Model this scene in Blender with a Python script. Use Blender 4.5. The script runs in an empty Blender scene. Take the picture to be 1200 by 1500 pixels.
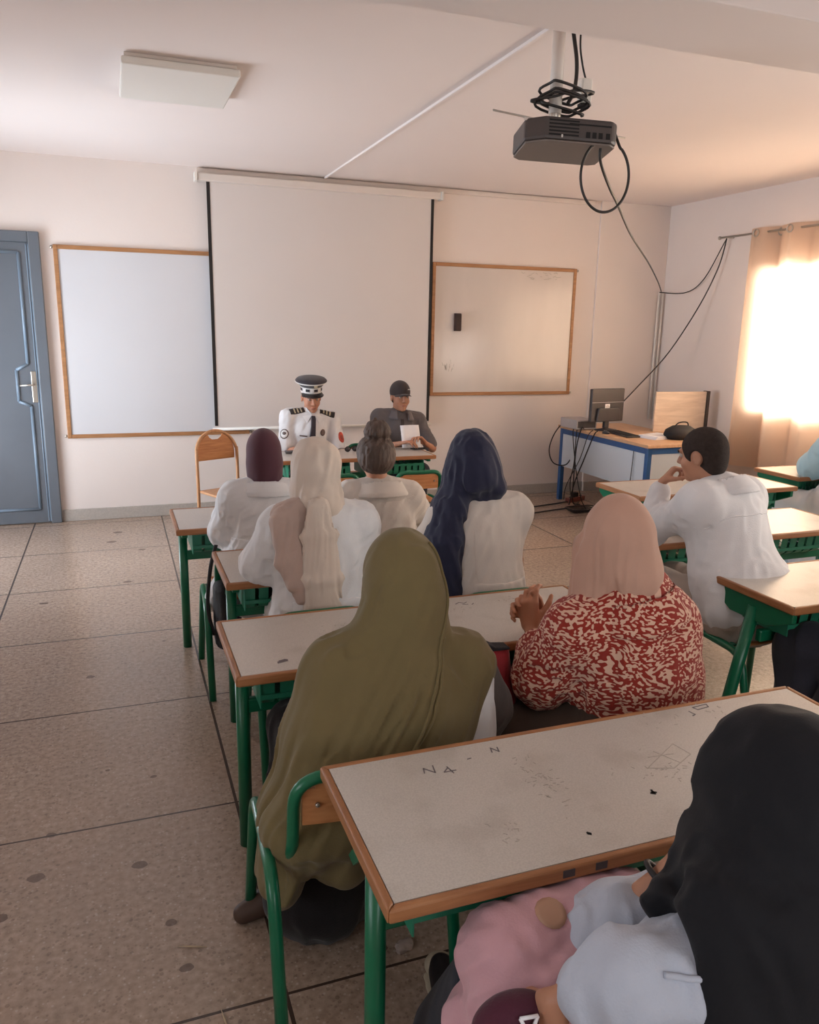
import bpy, bmesh, math, random
import numpy as np
from mathutils import Vector, Matrix

random.seed(7)
sc = bpy.context.scene
COL = sc.collection
R = math.radians
PI = math.pi

# ------------------------------------------------------------------ camera
CAM_H = 1.735
yaw, pit, rol = R(20.41), R(13.174), R(1.128)
cam = bpy.data.cameras.new('camera')
cam.sensor_fit = 'HORIZONTAL'
cam.sensor_width = 36.0
cam.lens = 36.0 * 1160.5 / 1200.0
cam.clip_start = 0.05
cam_o = bpy.data.objects.new('camera', cam)
COL.objects.link(cam_o)
fw = Vector((math.sin(yaw) * math.cos(pit), math.cos(yaw) * math.cos(pit), -math.sin(pit)))
rt0 = Vector((math.cos(yaw), -math.sin(yaw), 0))
up0 = rt0.cross(fw)
rt = rt0 * math.cos(rol) + up0 * math.sin(rol)
up = up0 * math.cos(rol) - rt0 * math.sin(rol)
M = Matrix((( rt.x, up.x, -fw.x, 0), (rt.y, up.y, -fw.y, 0), (rt.z, up.z, -fw.z, CAM_H), (0, 0, 0, 1)))
cam_o.matrix_world = M
sc.camera = cam_o

# ------------------------------------------------------------------ exposure
sc.view_settings.view_transform = 'Standard'
sc.view_settings.look = 'None'
sc.view_settings.gamma = 1.0
sc.view_settings.use_curve_mapping = False
sc.view_settings.exposure = 0.45
sc.cycles.use_denoising = True
sc.cycles.max_bounces = 8
sc.cycles.diffuse_bounces = 5
sc.cycles.transparent_max_bounces = 12
sc.cycles.sample_clamp_indirect = 6.0

# ------------------------------------------------------------------ room size (metres)
XL, XR, YB, YF, ZC = -1.95, 5.645, -1.6, 7.426, 3.023

# ------------------------------------------------------------------ world and daylight
w = bpy.data.worlds.new('world')
sc.world = w
w.use_nodes = True
w.node_tree.nodes['Background'].inputs[0].default_value = (0.80, 0.88, 1.0, 1)
w.node_tree.nodes['Background'].inputs[1].default_value = 1.0


def area(name, loc, rot, sx, sy, power, color, spread=180):
    l = bpy.data.lights.new(name, 'AREA')
    l.shape = 'RECTANGLE'
    l.size, l.size_y, l.energy, l.color = sx, sy, power, color
    l.spread = R(spread)
    o = bpy.data.objects.new(name, l)
    o.location, o.rotation_euler = loc, rot
    COL.objects.link(o)
    return o


# daylight coming through the windows of the right wall (the far one is behind the curtain)
area('daylight_curtain_window', (XR + 0.45, 4.95, 1.68), (0, R(90), 0), 1.35, 2.0, 150, (1.0, 0.93, 0.84), 70)
area('daylight_right_window', (XR + 0.20, 1.9, 1.65), (0, R(112), 0), 1.3, 1.6, 85, (1.0, 0.90, 0.80))
# cool daylight from the left wall
area('daylight_left_window', (XL - 0.20, 6.1, 1.35), (0, R(-108), 0), 2.1, 1.5, 125, (0.84, 0.91, 1.0))
area('daylight_left_rear_window', (XL - 0.20, 0.4, 1.65), (0, R(-112), 0), 1.3, 1.6, 22, (0.93, 0.95, 1.0))
area('daylight_rear_window', (1.6, YB - 0.2, 1.7), (R(112), 0, 0), 2.4, 1.3, 28, (1.0, 0.97, 0.95))


# ------------------------------------------------------------------ materials
def lin(c):
    return tuple(((v / 255.0) / 12.92 if v / 255.0 <= 0.04045 else ((v / 255.0 + 0.055) / 1.055) ** 2.4) for v in c)


def mat(name, rgb, rough=0.6, metal=0.0, var=0.0, vscale=6.0, bump=0.0, bscale=60.0, spec=0.5, coat=0.0, sheen=0.0, stretch=None, trans=0.0):
    m = bpy.data.materials.new(name)
    m.use_nodes = True
    nt = m.node_tree
    N = nt.nodes
    b = N['Principled BSDF']
    col = (*lin(rgb), 1)
    b.inputs['Base Color'].default_value = col
    b.inputs['Roughness'].default_value = rough
    b.inputs['Metallic'].default_value = metal
    b.inputs['Specular IOR Level'].default_value = spec
    b.inputs['Coat Weight'].default_value = coat
    b.inputs['Sheen Weight'].default_value = sheen
    tc = N.new('ShaderNodeTexCoord')
    src = tc.outputs['Object']
    if stretch:
        mp = N.new('ShaderNodeMapping')
        mp.inputs['Scale'].default_value = stretch
        nt.links.new(src, mp.inputs[0])
        src = mp.outputs[0]
    if var:
        n = N.new('ShaderNodeTexNoise')
        n.inputs['Scale'].default_value = vscale
        n.inputs['Detail'].default_value = 5
        nt.links.new(src, n.inputs['Vector'])
        rp = N.new('ShaderNodeValToRGB')
        rp.color_ramp.elements[0].position = 0.3
        rp.color_ramp.elements[1].position = 0.7
        rp.color_ramp.elements[0].color = tuple(max(0, c * (1 - var)) for c in col[:3]) + (1,)
        rp.color_ramp.elements[1].color = tuple(min(1, c * (1 + var)) for c in col[:3]) + (1,)
        nt.links.new(n.outputs['Fac'], rp.inputs[0])
        nt.links.new(rp.outputs[0], b.inputs['Base Color'])
    if bump:
        n2 = N.new('ShaderNodeTexNoise')
        n2.inputs['Scale'].default_value = bscale
        n2.inputs['Detail'].default_value = 3
        nt.links.new(src, n2.inputs['Vector'])
        bp = N.new('ShaderNodeBump')
        bp.inputs['Strength'].default_value = bump
        bp.inputs['Distance'].default_value = 0.01
        nt.links.new(n2.outputs['Fac'], bp.inputs['Height'])
        nt.links.new(bp.outputs[0], b.inputs['Normal'])
    return m


def wood(name, c1, c2, rough=0.5, scale=(3, 30, 30)):
    m = bpy.data.materials.new(name)
    m.use_nodes = True
    nt = m.node_tree
    N = nt.nodes
    b = N['Principled BSDF']
    b.inputs['Roughness'].default_value = rough
    tc = N.new('ShaderNodeTexCoord')
    mp = N.new('ShaderNodeMapping')
    mp.inputs['Scale'].default_value = scale
    n = N.new('ShaderNodeTexNoise')
    n.inputs['Scale'].default_value = 1.5
    n.inputs['Detail'].default_value = 6
    n.inputs['Distortion'].default_value = 0.6
    rp = N.new('ShaderNodeValToRGB')
    rp.color_ramp.elements[0].position = 0.3
    rp.color_ramp.elements[1].position = 0.72
    rp.color_ramp.elements[0].color = (*lin(c1), 1)
    rp.color_ramp.elements[1].color = (*lin(c2), 1)
    nt.links.new(tc.outputs['Object'], mp.inputs[0])
    nt.links.new(mp.outputs[0], n.inputs['Vector'])
    nt.links.new(n.outputs['Fac'], rp.inputs[0])
    nt.links.new(rp.outputs[0], b.inputs['Base Color'])
    return m


MAT = dict(
    wall=mat('painted_plaster', (226, 215, 209), 0.75, var=0.02, vscale=1.2, bump=0.08, bscale=45),
    ceiling=mat('ceiling_paint', (230, 219, 215), 0.85, var=0.015, vscale=0.8),
    skirting=mat('terrazzo_skirting', (176, 168, 160), 0.55, var=0.08, vscale=70),
    door=mat('grey_blue_door_paint', (98, 104, 112), 0.38, var=0.06, vscale=3),
    door_line=mat('door_moulding_paint', (120, 138, 156), 0.28),
    steel=mat('brushed_steel', (190, 182, 172), 0.35, 0.85),
    dark=mat('dark_void', (26, 24, 24), 0.8),
    board=mat('whiteboard_enamel', (206, 206, 210), 0.42, var=0.015, vscale=2),
    board_r=mat('used_whiteboard_enamel', (205, 196, 190), 0.20, var=0.05, vscale=3, bump=0.10, bscale=5, stretch=(1, 1, 0.35)),
    frame=wood('board_frame_wood', (150, 104, 66), (178, 128, 84), 0.5),
    screen=mat('projection_fabric', (214, 206, 202), 0.85, var=0.01, vscale=2),
    black=mat('black_border', (26, 18, 16), 0.7),
    white_metal=mat('white_painted_metal', (216, 206, 198), 0.45),
    white_plastic=mat('white_plastic', (224, 219, 212), 0.4),
    proj=mat('charcoal_plastic', (74, 66, 64), 0.45, var=0.05, vscale=20),
    projtop=mat('grey_plastic', (120, 110, 104), 0.5),
    cable=mat('black_cable', (34, 28, 26), 0.5),
    green=mat('green_enamel', (18, 104, 72), 0.30, var=0.06, vscale=14),
    dgreen=mat('dark_green_enamel', (40, 126, 98), 0.38, var=0.10, vscale=10),
    blue=mat('blue_enamel', (42, 84, 136), 0.35, var=0.05, vscale=10),
    band=wood('edge_band_wood', (142, 92, 56), (176, 122, 80), 0.45, (4, 4, 40)),
    chairwood=wood('varnished_plywood', (176, 112, 66), (204, 142, 92), 0.4, (4, 40, 40)),
    oak=wood('light_oak_board', (196, 174, 156), (216, 196, 178), 0.6, (3, 3, 22)),
    beech=wood('beech_frame', (178, 128, 88), (200, 150, 108), 0.45, (30, 30, 4)),
    modesty=mat('pale_panel', (196, 204, 214), 0.45),
    paper=mat('white_paper', (238, 236, 240), 0.8),
    screen_back=mat('monitor_plastic', (58, 52, 54), 0.4),
    blackbag=mat('black_nylon', (28, 25, 28), 0.75, bump=0.2, bscale=90),
    silver=mat('silver_plastic', (170, 168, 172), 0.4, 0.2),
    rubber=mat('rubber', (30, 30, 30), 0.8),
    ink=mat('pen_ink', (112, 104, 108), 0.8),
    smudge=mat('pencil_smudge', (178, 171, 163), 0.8),
)


def laminate(name, rgb):
    m = mat(name, rgb, 0.30, var=0.0)
    nt = m.node_tree
    N = nt.nodes
    b = N['Principled BSDF']
    tc = N.new('ShaderNodeTexCoord')
    n = N.new('ShaderNodeTexNoise')
    n.inputs['Scale'].default_value = 260
    n.inputs['Detail'].default_value = 2
    n2 = N.new('ShaderNodeTexNoise')
    n2.inputs['Scale'].default_value = 7
    n2.inputs['Detail'].default_value = 6
    r1 = N.new('ShaderNodeValToRGB')
    r1.color_ramp.elements[0].position = 0.35
    r1.color_ramp.elements[1].position = 0.62
    c = lin(rgb)
    r1.color_ramp.elements[0].color = tuple(v * 0.90 for v in c) + (1,)
    r1.color_ramp.elements[1].color = tuple(min(1, v * 1.04) for v in c) + (1,)
    r2 = N.new('ShaderNodeValToRGB')
    r2.color_ramp.elements[0].position = 0.30
    r2.color_ramp.elements[1].position = 0.46
    r2.color_ramp.elements[0].color = (0.80, 0.78, 0.76, 1)
    r2.color_ramp.elements[1].color = (1, 1, 1, 1)
    mx = N.new('ShaderNodeMixRGB')
    mx.blend_type = 'MULTIPLY'
    mx.inputs[0].default_value = 0.6
    L = nt.links.new
    L(tc.outputs['Object'], n.inputs['Vector'])
    L(tc.outputs['Object'], n2.inputs['Vector'])
    L(n.outputs['Fac'], r1.inputs[0])
    L(n2.outputs['Fac'], r2.inputs[0])
    L(r1.outputs[0], mx.inputs[1])
    L(r2.outputs[0], mx.inputs[2])
    L(mx.outputs[0], b.inputs['Base Color'])
    return m


MAT['top'] = laminate('grey_laminate', (196, 190, 183))


def floor_material():
    m = bpy.data.materials.new('terrazzo_floor')
    m.use_nodes = True
    nt = m.node_tree
    N = nt.nodes
    L = nt.links.new
    b = N['Principled BSDF']
    tc = N.new('ShaderNodeTexCoord')
    sep = N.new('ShaderNodeSeparateXYZ')
    L(tc.outputs['Object'], sep.inputs[0])

    def math_(op, a, bb=None, c=None):
        n = N.new('ShaderNodeMath')
        n.operation = op
        for i, v in enumerate((a, bb, c)):
            if v is None:
                continue
            if isinstance(v, (int, float)):
                n.inputs[i].default_value = v
            else:
                L(v, n.inputs[i])
        return n.outputs[0]

    def joint(o, off, period, half):
        t = math_('SUBTRACT', o, off)
        t = math_('DIVIDE', t, period)
        t = math_('FRACT', t)
        t = math_('SUBTRACT', t, 0.5)
        t = math_('ABSOLUTE', t)
        t = math_('SUBTRACT', 0.5, t)
        t = math_('MULTIPLY', t, period)
        return math_('LESS_THAN', t, half)
    jx = joint(sep.outputs[0], 0.330 - 1.054 * 40, 1.054, 0.0055)
    jy = joint(sep.outputs[1], 2.675 - 0.9215 * 40, 0.9215, 0.0045)
    j = math_('MAXIMUM', jx, jy)
    # terrazzo chips
    base = N.new('ShaderNodeTexNoise')
    base.inputs['Scale'].default_value = 45
    base.inputs['Detail'].default_value = 4
    L(tc.outputs['Object'], base.inputs['Vector'])
    rp = N.new('ShaderNodeValToRGB')
    rp.color_ramp.elements[0].position = 0.3
    rp.color_ramp.elements[1].position = 0.7
    rp.color_ramp.elements[0].color = (*lin((150, 131, 116)), 1)
    rp.color_ramp.elements[1].color = (*lin((184, 163, 146)), 1)
    L(base.outputs['Fac'], rp.inputs[0])
    big = N.new('ShaderNodeTexNoise')
    big.inputs['Scale'].default_value = 1.3
    big.inputs['Detail'].default_value = 6
    L(tc.outputs['Object'], big.inputs['Vector'])
    rb = N.new('ShaderNodeValToRGB')
    rb.color_ramp.elements[0].position = 0.3
    rb.color_ramp.elements[1].position = 0.7
    rb.color_ramp.elements[0].color = (0.86, 0.84, 0.83, 1)
    rb.color_ramp.elements[1].color = (1, 1, 1, 1)
    L(big.outputs['Fac'], rb.inputs[0])
    mul = N.new('ShaderNodeMixRGB')
    mul.blend_type = 'MULTIPLY'
    mul.inputs[0].default_value = 1
    L(rp.outputs[0], mul.inputs[1])
    L(rb.outputs[0], mul.inputs[2])
    cur = mul.outputs[0]

    def chips(scale, thr, colr, prev, cut):
        v = N.new('ShaderNodeTexVoronoi')
        v.inputs['Scale'].default_value = scale
        L(tc.outputs['Object'], v.inputs['Vector'])
        a = math_('LESS_THAN', v.outputs['Distance'], thr)
        s2 = N.new('ShaderNodeSeparateColor')
        L(v.outputs['Color'], s2.inputs[0])
        a2 = math_('LESS_THAN', s2.outputs[0], cut)
        f = math_('MULTIPLY', a, a2)
        f = math_('MULTIPLY', f, 0.36)
        mx = N.new('ShaderNodeMixRGB')
        L(f, mx.inputs[0])
        L(prev, mx.inputs[1])
        mx.inputs[2].default_value = (*lin(colr), 1)
        return mx.outputs[0]
    cur = chips(55, 0.33, (92, 74, 64), cur, 0.22)
    cur = chips(95, 0.36, (110, 88, 76), cur, 0.25)
    cur = chips(80, 0.30, (206, 192, 178), cur, 0.22)
    # dark dried stains, each with a place of its own
    spots = [(-0.02, 2.42, .028), (-0.30, 2.68, .022), (-0.33, 2.46, .030), (0.06, 2.12, .022), (0.09, 1.93, .024), (0.24, 1.62, .030),
             (-0.20, 3.98, .026), (-0.08, 1.78, .014), (-0.42, 2.30, .03), (0.05, 2.95, .018), (0.17, 4.35, .016), (0.62, 1.82, .022),
             (0.50, 1.98, .02), (0.56, 1.72, .018), (-0.12, 3.05, .015), (-0.5, 5.2, .03), (0.0, 5.5, .03), (-0.1, 6.6, .04), (0.12, 6.3, .03), (-0.05, 6.9, .04)]
    pn = N.new('ShaderNodeTexNoise')
    pn.inputs['Scale'].default_value = 25
    L(tc.outputs['Object'], pn.inputs['Vector'])
    wob = math_('MULTIPLY', pn.outputs['Fac'], 0.018)
    acc = None
    for (x, y, r) in spots:
        dx = math_('SUBTRACT', sep.outputs[0], x)
        dy = math_('SUBTRACT', sep.outputs[1], y)
        dx = math_('MULTIPLY', dx, 0.8)
        d = math_('SQRT', math_('ADD', math_('MULTIPLY', dx, dx), math_('MULTIPLY', dy, dy)))
        d = math_('ADD', d, wob)
        f = math_('LESS_THAN', d, r)
        acc = f if acc is None else math_('MAXIMUM', acc, f)
    acc = math_('MULTIPLY', acc, 0.7)
    mx = N.new('ShaderNodeMixRGB')
    L(acc, mx.inputs[0])
    L(cur, mx.inputs[1])
    mx.inputs[2].default_value = (*lin((78, 58, 48)), 1)
    cur = mx.outputs[0]
    mj = N.new('ShaderNodeMixRGB')
    L(j, mj.inputs[0])
    L(cur, mj.inputs[1])
    mj.inputs[2].default_value = (*lin((70, 56, 48)), 1)
    L(mj.outputs[0], b.inputs['Base Color'])
    b.inputs['Roughness'].default_value = 0.25
    b.inputs['Specular IOR Level'].default_value = 0.45
    bp = N.new('ShaderNodeBump')
    bp.inputs['Strength'].default_value = 0.12
    bp.inputs['Distance'].default_value = 0.004
    L(base.outputs['Fac'], bp.inputs['Height'])
    L(bp.outputs[0], b.inputs['Normal'])
    return m


MAT['floor'] = floor_material()


def curtain_material():
    m = bpy.data.materials.new('beige_curtain_cloth')
    m.use_nodes = True
    nt = m.node_tree
    N = nt.nodes
    L = nt.links.new
    out = N['Material Output']
    N.remove(N['Principled BSDF'])
    d = N.new('ShaderNodeBsdfDiffuse')
    d.inputs[0].default_value = (*lin((212, 188, 168)), 1)
    t = N.new('ShaderNodeBsdfTranslucent')
    t.inputs[0].default_value = (*lin((238, 212, 188)), 1)
    mx = N.new('ShaderNodeMixShader')
    mx.inputs[0].default_value = 0.45
    L(d.outputs[0], mx.inputs[1])
    L(t.outputs[0], mx.inputs[2])
    tc = N.new('ShaderNodeTexCoord')
    wv = N.new('ShaderNodeTexNoise')
    wv.inputs['Scale'].default_value = 400
    L(tc.outputs['Object'], wv.inputs['Vector'])
    bp = N.new('ShaderNodeBump')
    bp.inputs['Strength'].default_value = 0.1
    L(wv.outputs['Fac'], bp.inputs['Height'])
    L(bp.outputs[0], d.inputs['Normal'])
    L(mx.outputs[0], out.inputs[0])
    return m


MAT['curtain'] = curtain_material()


def glass_material():
    m = bpy.data.materials.new('window_glass')
    m.use_nodes = True
    nt = m.node_tree
    N = nt.nodes
    L = nt.links.new
    out = N['Material Output']
    N.remove(N['Principled BSDF'])
    t = N.new('ShaderNodeBsdfTransparent')
    t.inputs[0].default_value = (0.93, 0.95, 0.95, 1)
    g = N.new('ShaderNodeBsdfGlossy')
    g.inputs['Roughness'].default_value = 0.02
    f = N.new('ShaderNodeFresnel')
    f.inputs[0].default_value = 1.45
    mx = N.new('ShaderNodeMixShader')
    L(f.outputs[0], mx.inputs[0])
    L(t.outputs[0], mx.inputs[1])
    L(g.outputs[0], mx.inputs[2])
    L(mx.outputs[0], out.inputs[0])
    return m


MAT['glass'] = glass_material()


# ------------------------------------------------------------------ building helpers
def tag(o, label=None, cat=None, group=None, kind=None):
    if label:
        o['label'] = label
    if cat:
        o['category'] = cat
    if group:
        o['group'] = group
    if kind:
        o['kind'] = kind
    return o


def empty(name, loc=(0, 0, 0), rz=0.0):
    o = bpy.data.objects.new(name, None)
    o.empty_display_size = 0.05
    o.location = loc
    o.rotation_euler = (0, 0, rz)
    COL.objects.link(o)
    return o


class MB:
    """collects boxes, tubes, lathes and prisms; build() links them as one mesh object"""

    def __init__(self):
        self.v, self.f, self.m, self.sm = [], [], [], []
        self.mats = []

    def mi(self, m):
        if m not in self.mats:
            self.mats.append(m)
        return self.mats.index(m)

    def add(self, vs, fs, m=None, smooth=False):
        o = len(self.v)
        self.v += [tuple(p) for p in vs]
        k = self.mi(m)
        for f in fs:
            self.f.append([i + o for i in f])
            self.m.append(k)
            self.sm.append(smooth)
        return self

    def box(self, c, s, rot=None, m=None):
        hx, hy, hz = s[0] / 2, s[1] / 2, s[2] / 2
        vs = [Vector((x, y, z)) for x in (-hx, hx) for y in (-hy, hy) for z in (-hz, hz)]
        if rot is not None:
            q = rot if isinstance(rot, Matrix) else Matrix.Rotation(rot[2], 3, 'Z') @ Matrix.Rotation(rot[1], 3, 'Y') @ Matrix.Rotation(rot[0], 3, 'X')
            vs = [q @ p for p in vs]
        vs = [p + Vector(c) for p in vs]
        return self.add(vs, [(0, 1, 3, 2), (4, 6, 7, 5), (0, 4, 5, 1), (2, 3, 7, 6), (0, 2, 6, 4), (1, 5, 7, 3)], m)

    def box2(self, a, b, m=None):
        return self.box([(p + q) / 2 for p, q in zip(a, b)], [abs(q - p) for p, q in zip(a, b)], None, m)

    def tube(self, pts, r, seg=12, m=None, cap=True, closed=False, flat=1.0):
        pts = [Vector(p) for p in pts]
        n = len(pts)
        rs = r if isinstance(r, (list, tuple)) else [r] * n
        vs, fs = [], []
        prev = None
        for i, p in enumerate(pts):
            if closed:
                t = (pts[(i + 1) % n] - pts[i - 1]).normalized()
            else:
                t = (pts[min(i + 1, n - 1)] - pts[max(i - 1, 0)]).normalized()
            if prev is None:
                a = Vector((0, 0, 1)) if abs(t.z) < 0.9 else Vector((0, 1, 0))
                u = t.cross(a).normalized()
            else:
                u = (prev - t * prev.dot(t)).normalized()
            prev = u
            v = t.cross(u)
            for k in range(seg):
                an = 2 * PI * k / seg
                vs.append(p + (u * math.cos(an) + v * math.sin(an) * flat) * rs[i])
        rng = n if closed else n - 1
        for i in range(rng):
            for k in range(seg):
                a, b = i * seg + k, i * seg + (k + 1) % seg
                c, d = ((i + 1) % n) * seg + (k + 1) % seg, ((i + 1) % n) * seg + k
                fs.append((a, b, c, d))
        if cap and not closed:
            fs.append(tuple(reversed(range(seg))))
            fs.append(tuple(range((n - 1) * seg, n * seg)))
        return self.add(vs, fs, m, True)

    def lathe(self, prof, c=(0, 0, 0), seg=24, m=None, axis=None, sx=1.0, sy=1.0):
        vs, fs = [], []
        for (r, z) in prof:
            for k in range(seg):
                an = 2 * PI * k / seg
                vs.append(Vector((r * math.cos(an) * sx, r * math.sin(an) * sy, z)))
        if axis is not None:
            q = axis if isinstance(axis, Matrix) else Vector((0, 0, 1)).rotation_difference(Vector(axis)).to_matrix()
            vs = [q @ p for p in vs]
        vs = [p + Vector(c) for p in vs]
        for i in range(len(prof) - 1):
            for k in range(seg):
                fs.append((i * seg + k, i * seg + (k + 1) % seg, (i + 1) * seg + (k + 1) % seg, (i + 1) * seg + k))
        fs.append(tuple(reversed(range(seg))))
        fs.append(tuple(range((len(prof) - 1) * seg, len(prof) * seg)))
        return self.add(vs, fs, m, True)

    def prism(self, poly, z0, z1, plane='xy', m=None):
        """poly extruded; plane tells which two axes the polygon uses"""
        def P(a, b, c):
            return {'xy': (a, b, c), 'xz': (a, c, b), 'yz': (c, a, b)}[plane]
        n = len(poly)
        vs = [P(a, b, z0) for a, b in poly] + [P(a, b, z1) for a, b in poly]
        fs = [tuple(reversed(range(n))), tuple(range(n, 2 * n))]
        for i in range(n):
            fs.append((i, (i + 1) % n, n + (i + 1) % n, n + i))
        return self.add(vs, fs, m)

    def build(self, name, m=None, parent=None, bevel=0.0, loc=None, seg=2):
        me = bpy.data.meshes.new(name)
        me.from_pydata(self.v, [], self.f)
        for i, p in enumerate(me.polygons):
            p.use_smooth = self.sm[i]
            p.material_index = self.m[i]
        for mm in self.mats:
            me.materials.append(mm if mm is not None else m)
        bm = bmesh.new()
        bm.from_mesh(me)
        bmesh.ops.recalc_face_normals(bm, faces=bm.faces)
        bm.to_mesh(me)
        bm.free()
        o = bpy.data.objects.new(name, me)
        COL.objects.link(o)
        if parent is not None:
            o.parent = parent
        if loc is not None:
            o.location = loc
        if bevel:
            b = o.modifiers.new('bevel', 'BEVEL')
            b.width = bevel
            b.segments = seg
            b.limit_method = 'ANGLE'
            b.angle_limit = R(40)
        return o


def bez(pts, n=10):
    """smooth curve (Catmull-Rom) through the points"""
    P = [Vector(p) for p in pts]
    out = []
    for i in range(len(P) - 1):
        p0, p1, p2, p3 = P[max(i - 1, 0)], P[i], P[i + 1], P[min(i + 2, len(P) - 1)]
        for k in range(n):
            t = k / n
            out.append(0.5 * ((2 * p1) + (-p0 + p2) * t + (2 * p0 - 5 * p1 + 4 * p2 - p3) * t * t + (-p0 + 3 * p1 - 3 * p2 + p3) * t ** 3))
    out.append(P[-1])
    return out


def fillet(pts, r, n=6):
    """polyline with rounded corners"""
    P = [Vector(p) for p in pts]
    out = [P[0]]
    for i in range(1, len(P) - 1):
        a, b, c = P[i - 1], P[i], P[i + 1]
        d1, d2 = (a - b).normalized(), (c - b).normalized()
        rr = min(r, (a - b).length * 0.49, (c - b).length * 0.49)
        s, e = b + d1 * rr, b + d2 * rr
        for k in range(n + 1):
            t = k / n
            out.append(s * (1 - t) ** 2 + b * 2 * t * (1 - t) + e * t * t)
    out.append(P[-1])
    return out


def copy_tree(o, parent=None):
    c = o.copy()
    COL.objects.link(c)
    if parent is not None:
        c.parent = parent
    for ch in list(o.children):
        copy_tree(ch, c)
    return c

# ================================================================== THE SETTING
def struct(o):
    o['kind'] = 'structure'
    return o


struct(MB().box2((XL - .15, YB - .15, -0.12), (XR + .15, YF + .15, 0)).build('floor', MAT['floor']))
struct(MB().box2((XL - .15, YB - .15, ZC), (XR + .15, YF + .15, ZC + .15)).build('ceiling', MAT['ceiling']))
b = MB().box2((XL - .15, YF, 0), (XR + .15, YF + .15, ZC))
struct(b.build('wall_front', MAT['wall']))


def wall_with_holes(name, axis, pos, thick, a0, a1, holes):
    """wall along one axis, pierced by rectangular holes (a_from, a_to, z_from, z_to)"""
    b = MB()
    def put(p0, p1, z0, z1):
        if p1 - p0 < 1e-4 or z1 - z0 < 1e-4:
            return
        if axis == 'y':
            b.box2((pos, p0, z0), (pos + thick, p1, z1))
        else:
            b.box2((p0, pos, z0), (p1, pos + thick, z1))
    cur = a0
    for (h0, h1, z0, z1) in sorted(holes):
        put(cur, h0, 0, ZC)
        put(h0, h1, 0, z0)
        put(h0, h1, z1, ZC)
        cur = h1
    put(cur, a1, 0, ZC)
    return struct(b.build(name, MAT['wall']))


WR = [(3.95, 5.95, 1.0, 2.33), (1.1, 2.7, 1.0, 2.3)]
WL = [(5.35, 6.85, 0.3, 2.4), (-0.4, 1.2, 1.0, 2.3)]
WB = [(0.4, 2.8, 1.0, 2.3)]
wall_with_holes('wall_right', 'y', XR, 0.15, YB, YF, WR)
wall_with_holes('wall_left', 'y', XL, -0.15, YB, YF, WL)
wall_with_holes('wall_back', 'x', YB, -0.15, XL - .15, XR + .15, WB)


def window(name, axis, pos, h, d):
    """frame with a middle mullion and two panes, set in the wall's depth"""
    a0, a1, z0, z1 = h
    mid = (a0 + a1) / 2
    f, g = MB(), []
    def bx(m, p0, p1, q0, q1, dd):
        if axis == 'y':
            m.box2((pos - dd, p0, q0), (pos + dd, p1, q1))
        else:
            m.box2((p0, pos - dd, q0), (p1, pos + dd, q1))
    t = 0.05
    bx(f, a0, a0 + t, z0, z1, .03)
    bx(f, a1 - t, a1, z0, z1, .03)
    bx(f, a0 + t, a1 - t, z0, z0 + t, .03)
    bx(f, a0 + t, a1 - t, z1 - t, z1, .03)
    bx(f, mid - .07, mid + .07, z0 + t, z1 - t, .03)
    fo = struct(f.build(name, MAT['white_metal'], None, .004))
    for (p, q) in ((a0 + t, mid - .07), (mid + .07, a1 - t)):
        pm = MB()
        bx(pm, p, q, z0 + t, z1 - t, .003)
        pm.build('window_pane', MAT['glass'], fo)


window('window_1', 'y', XR + .10, WR[0], 1)
window('window_2', 'y', XR + .10, WR[1], 1)
window('window_3', 'y', XL - .10, WL[0], 1)
window('window_4', 'y', XL - .10, WL[1], 1)
window('window_5', 'x', YB - .10, WB[0], 1)

# the ceiling beam the projector pole rises behind
struct(MB().box2((XL, 2.236, 2.72), (XR, 2.642, ZC)).build('trim_1', MAT['ceiling'], None, .006))
# slim raised pier at the right end of the front wall
struct(MB().box2((4.79, YF - .022, 0), (XR, YF, ZC)).build('trim_2', MAT['wall'], None, .004))
struct(MB().box2((-.495, YF - .016, 0), (4.79, YF, .105)).box2((4.79, YF - .038, 0), (XR, YF - .022, .105)).build('baseboard_front', MAT['skirting'], None, .004))
struct(MB().box2((XR - .016, YB, 0), (XR, YF - .04, .105)).build('baseboard_right', MAT['skirting'], None, .004))
struct(MB().box2((XL, YB, 0), (XL + .016, YF, .105)).build('baseboard_left', MAT['skirting'], None, .004))

# door at the left of the front wall: frame, leaf, raised mouldings, handle plate
DX0, DX1, DZ = -1.50, -.505, 2.425
fr = MB()
fr.box2((DX1 - .085, YF - .05, 0), (DX1, YF, DZ))
fr.box2((DX0, YF - .05, 0), (DX0 + .085, YF, DZ))
fr.box2((DX0 + .085, YF - .05, DZ - .085), (DX1 - .085, YF, DZ))
d1 = struct(fr.build('door_1', MAT['door'], None, .006))
MB().box2((DX0 + .085, YF - .03, .008), (DX1 - .085, YF - .002, DZ - .085)).build('door_leaf', MAT['door'], d1, .004)
ln = MB()
for x in (DX1 - .088, DX1 - .104):
    ln.box2((x - .004, YF - .036, .02), (x + .004, YF - .028, DZ - .10))
ln.build('edge_bead', MAT['door_line'], d1, .002)
mo = MB()
xa, xb = DX1 - .165, DX1 - .255
path = [(xa, 2.26), (xa, 1.37), (xb, 1.32), (xb, 1.06), (xa, 1.02), (xa, .13)]
for (p, q) in zip(path[:-1], path[1:]):
    mo.tube([(p[0], YF - .032, p[1]), (q[0], YF - .032, q[1])], .013, 8)
path2 = [(xa, 2.26), (DX0 + .22, 2.26), (DX0 + .22, .13), (xa, .13)]
for (p, q) in zip(path2[:-1], path2[1:]):
    mo.tube([(p[0], YF - .032, p[1]), (q[0], YF - .032, q[1])], .013, 8)
mo.build('panel_moulding', MAT['door_line'], d1)
pl = MB().box2((DX1 - .150, YF - .04, 1.05), (DX1 - .108, YF - .028, 1.31)).build('handle_plate', MAT['steel'], d1, .008)
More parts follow.
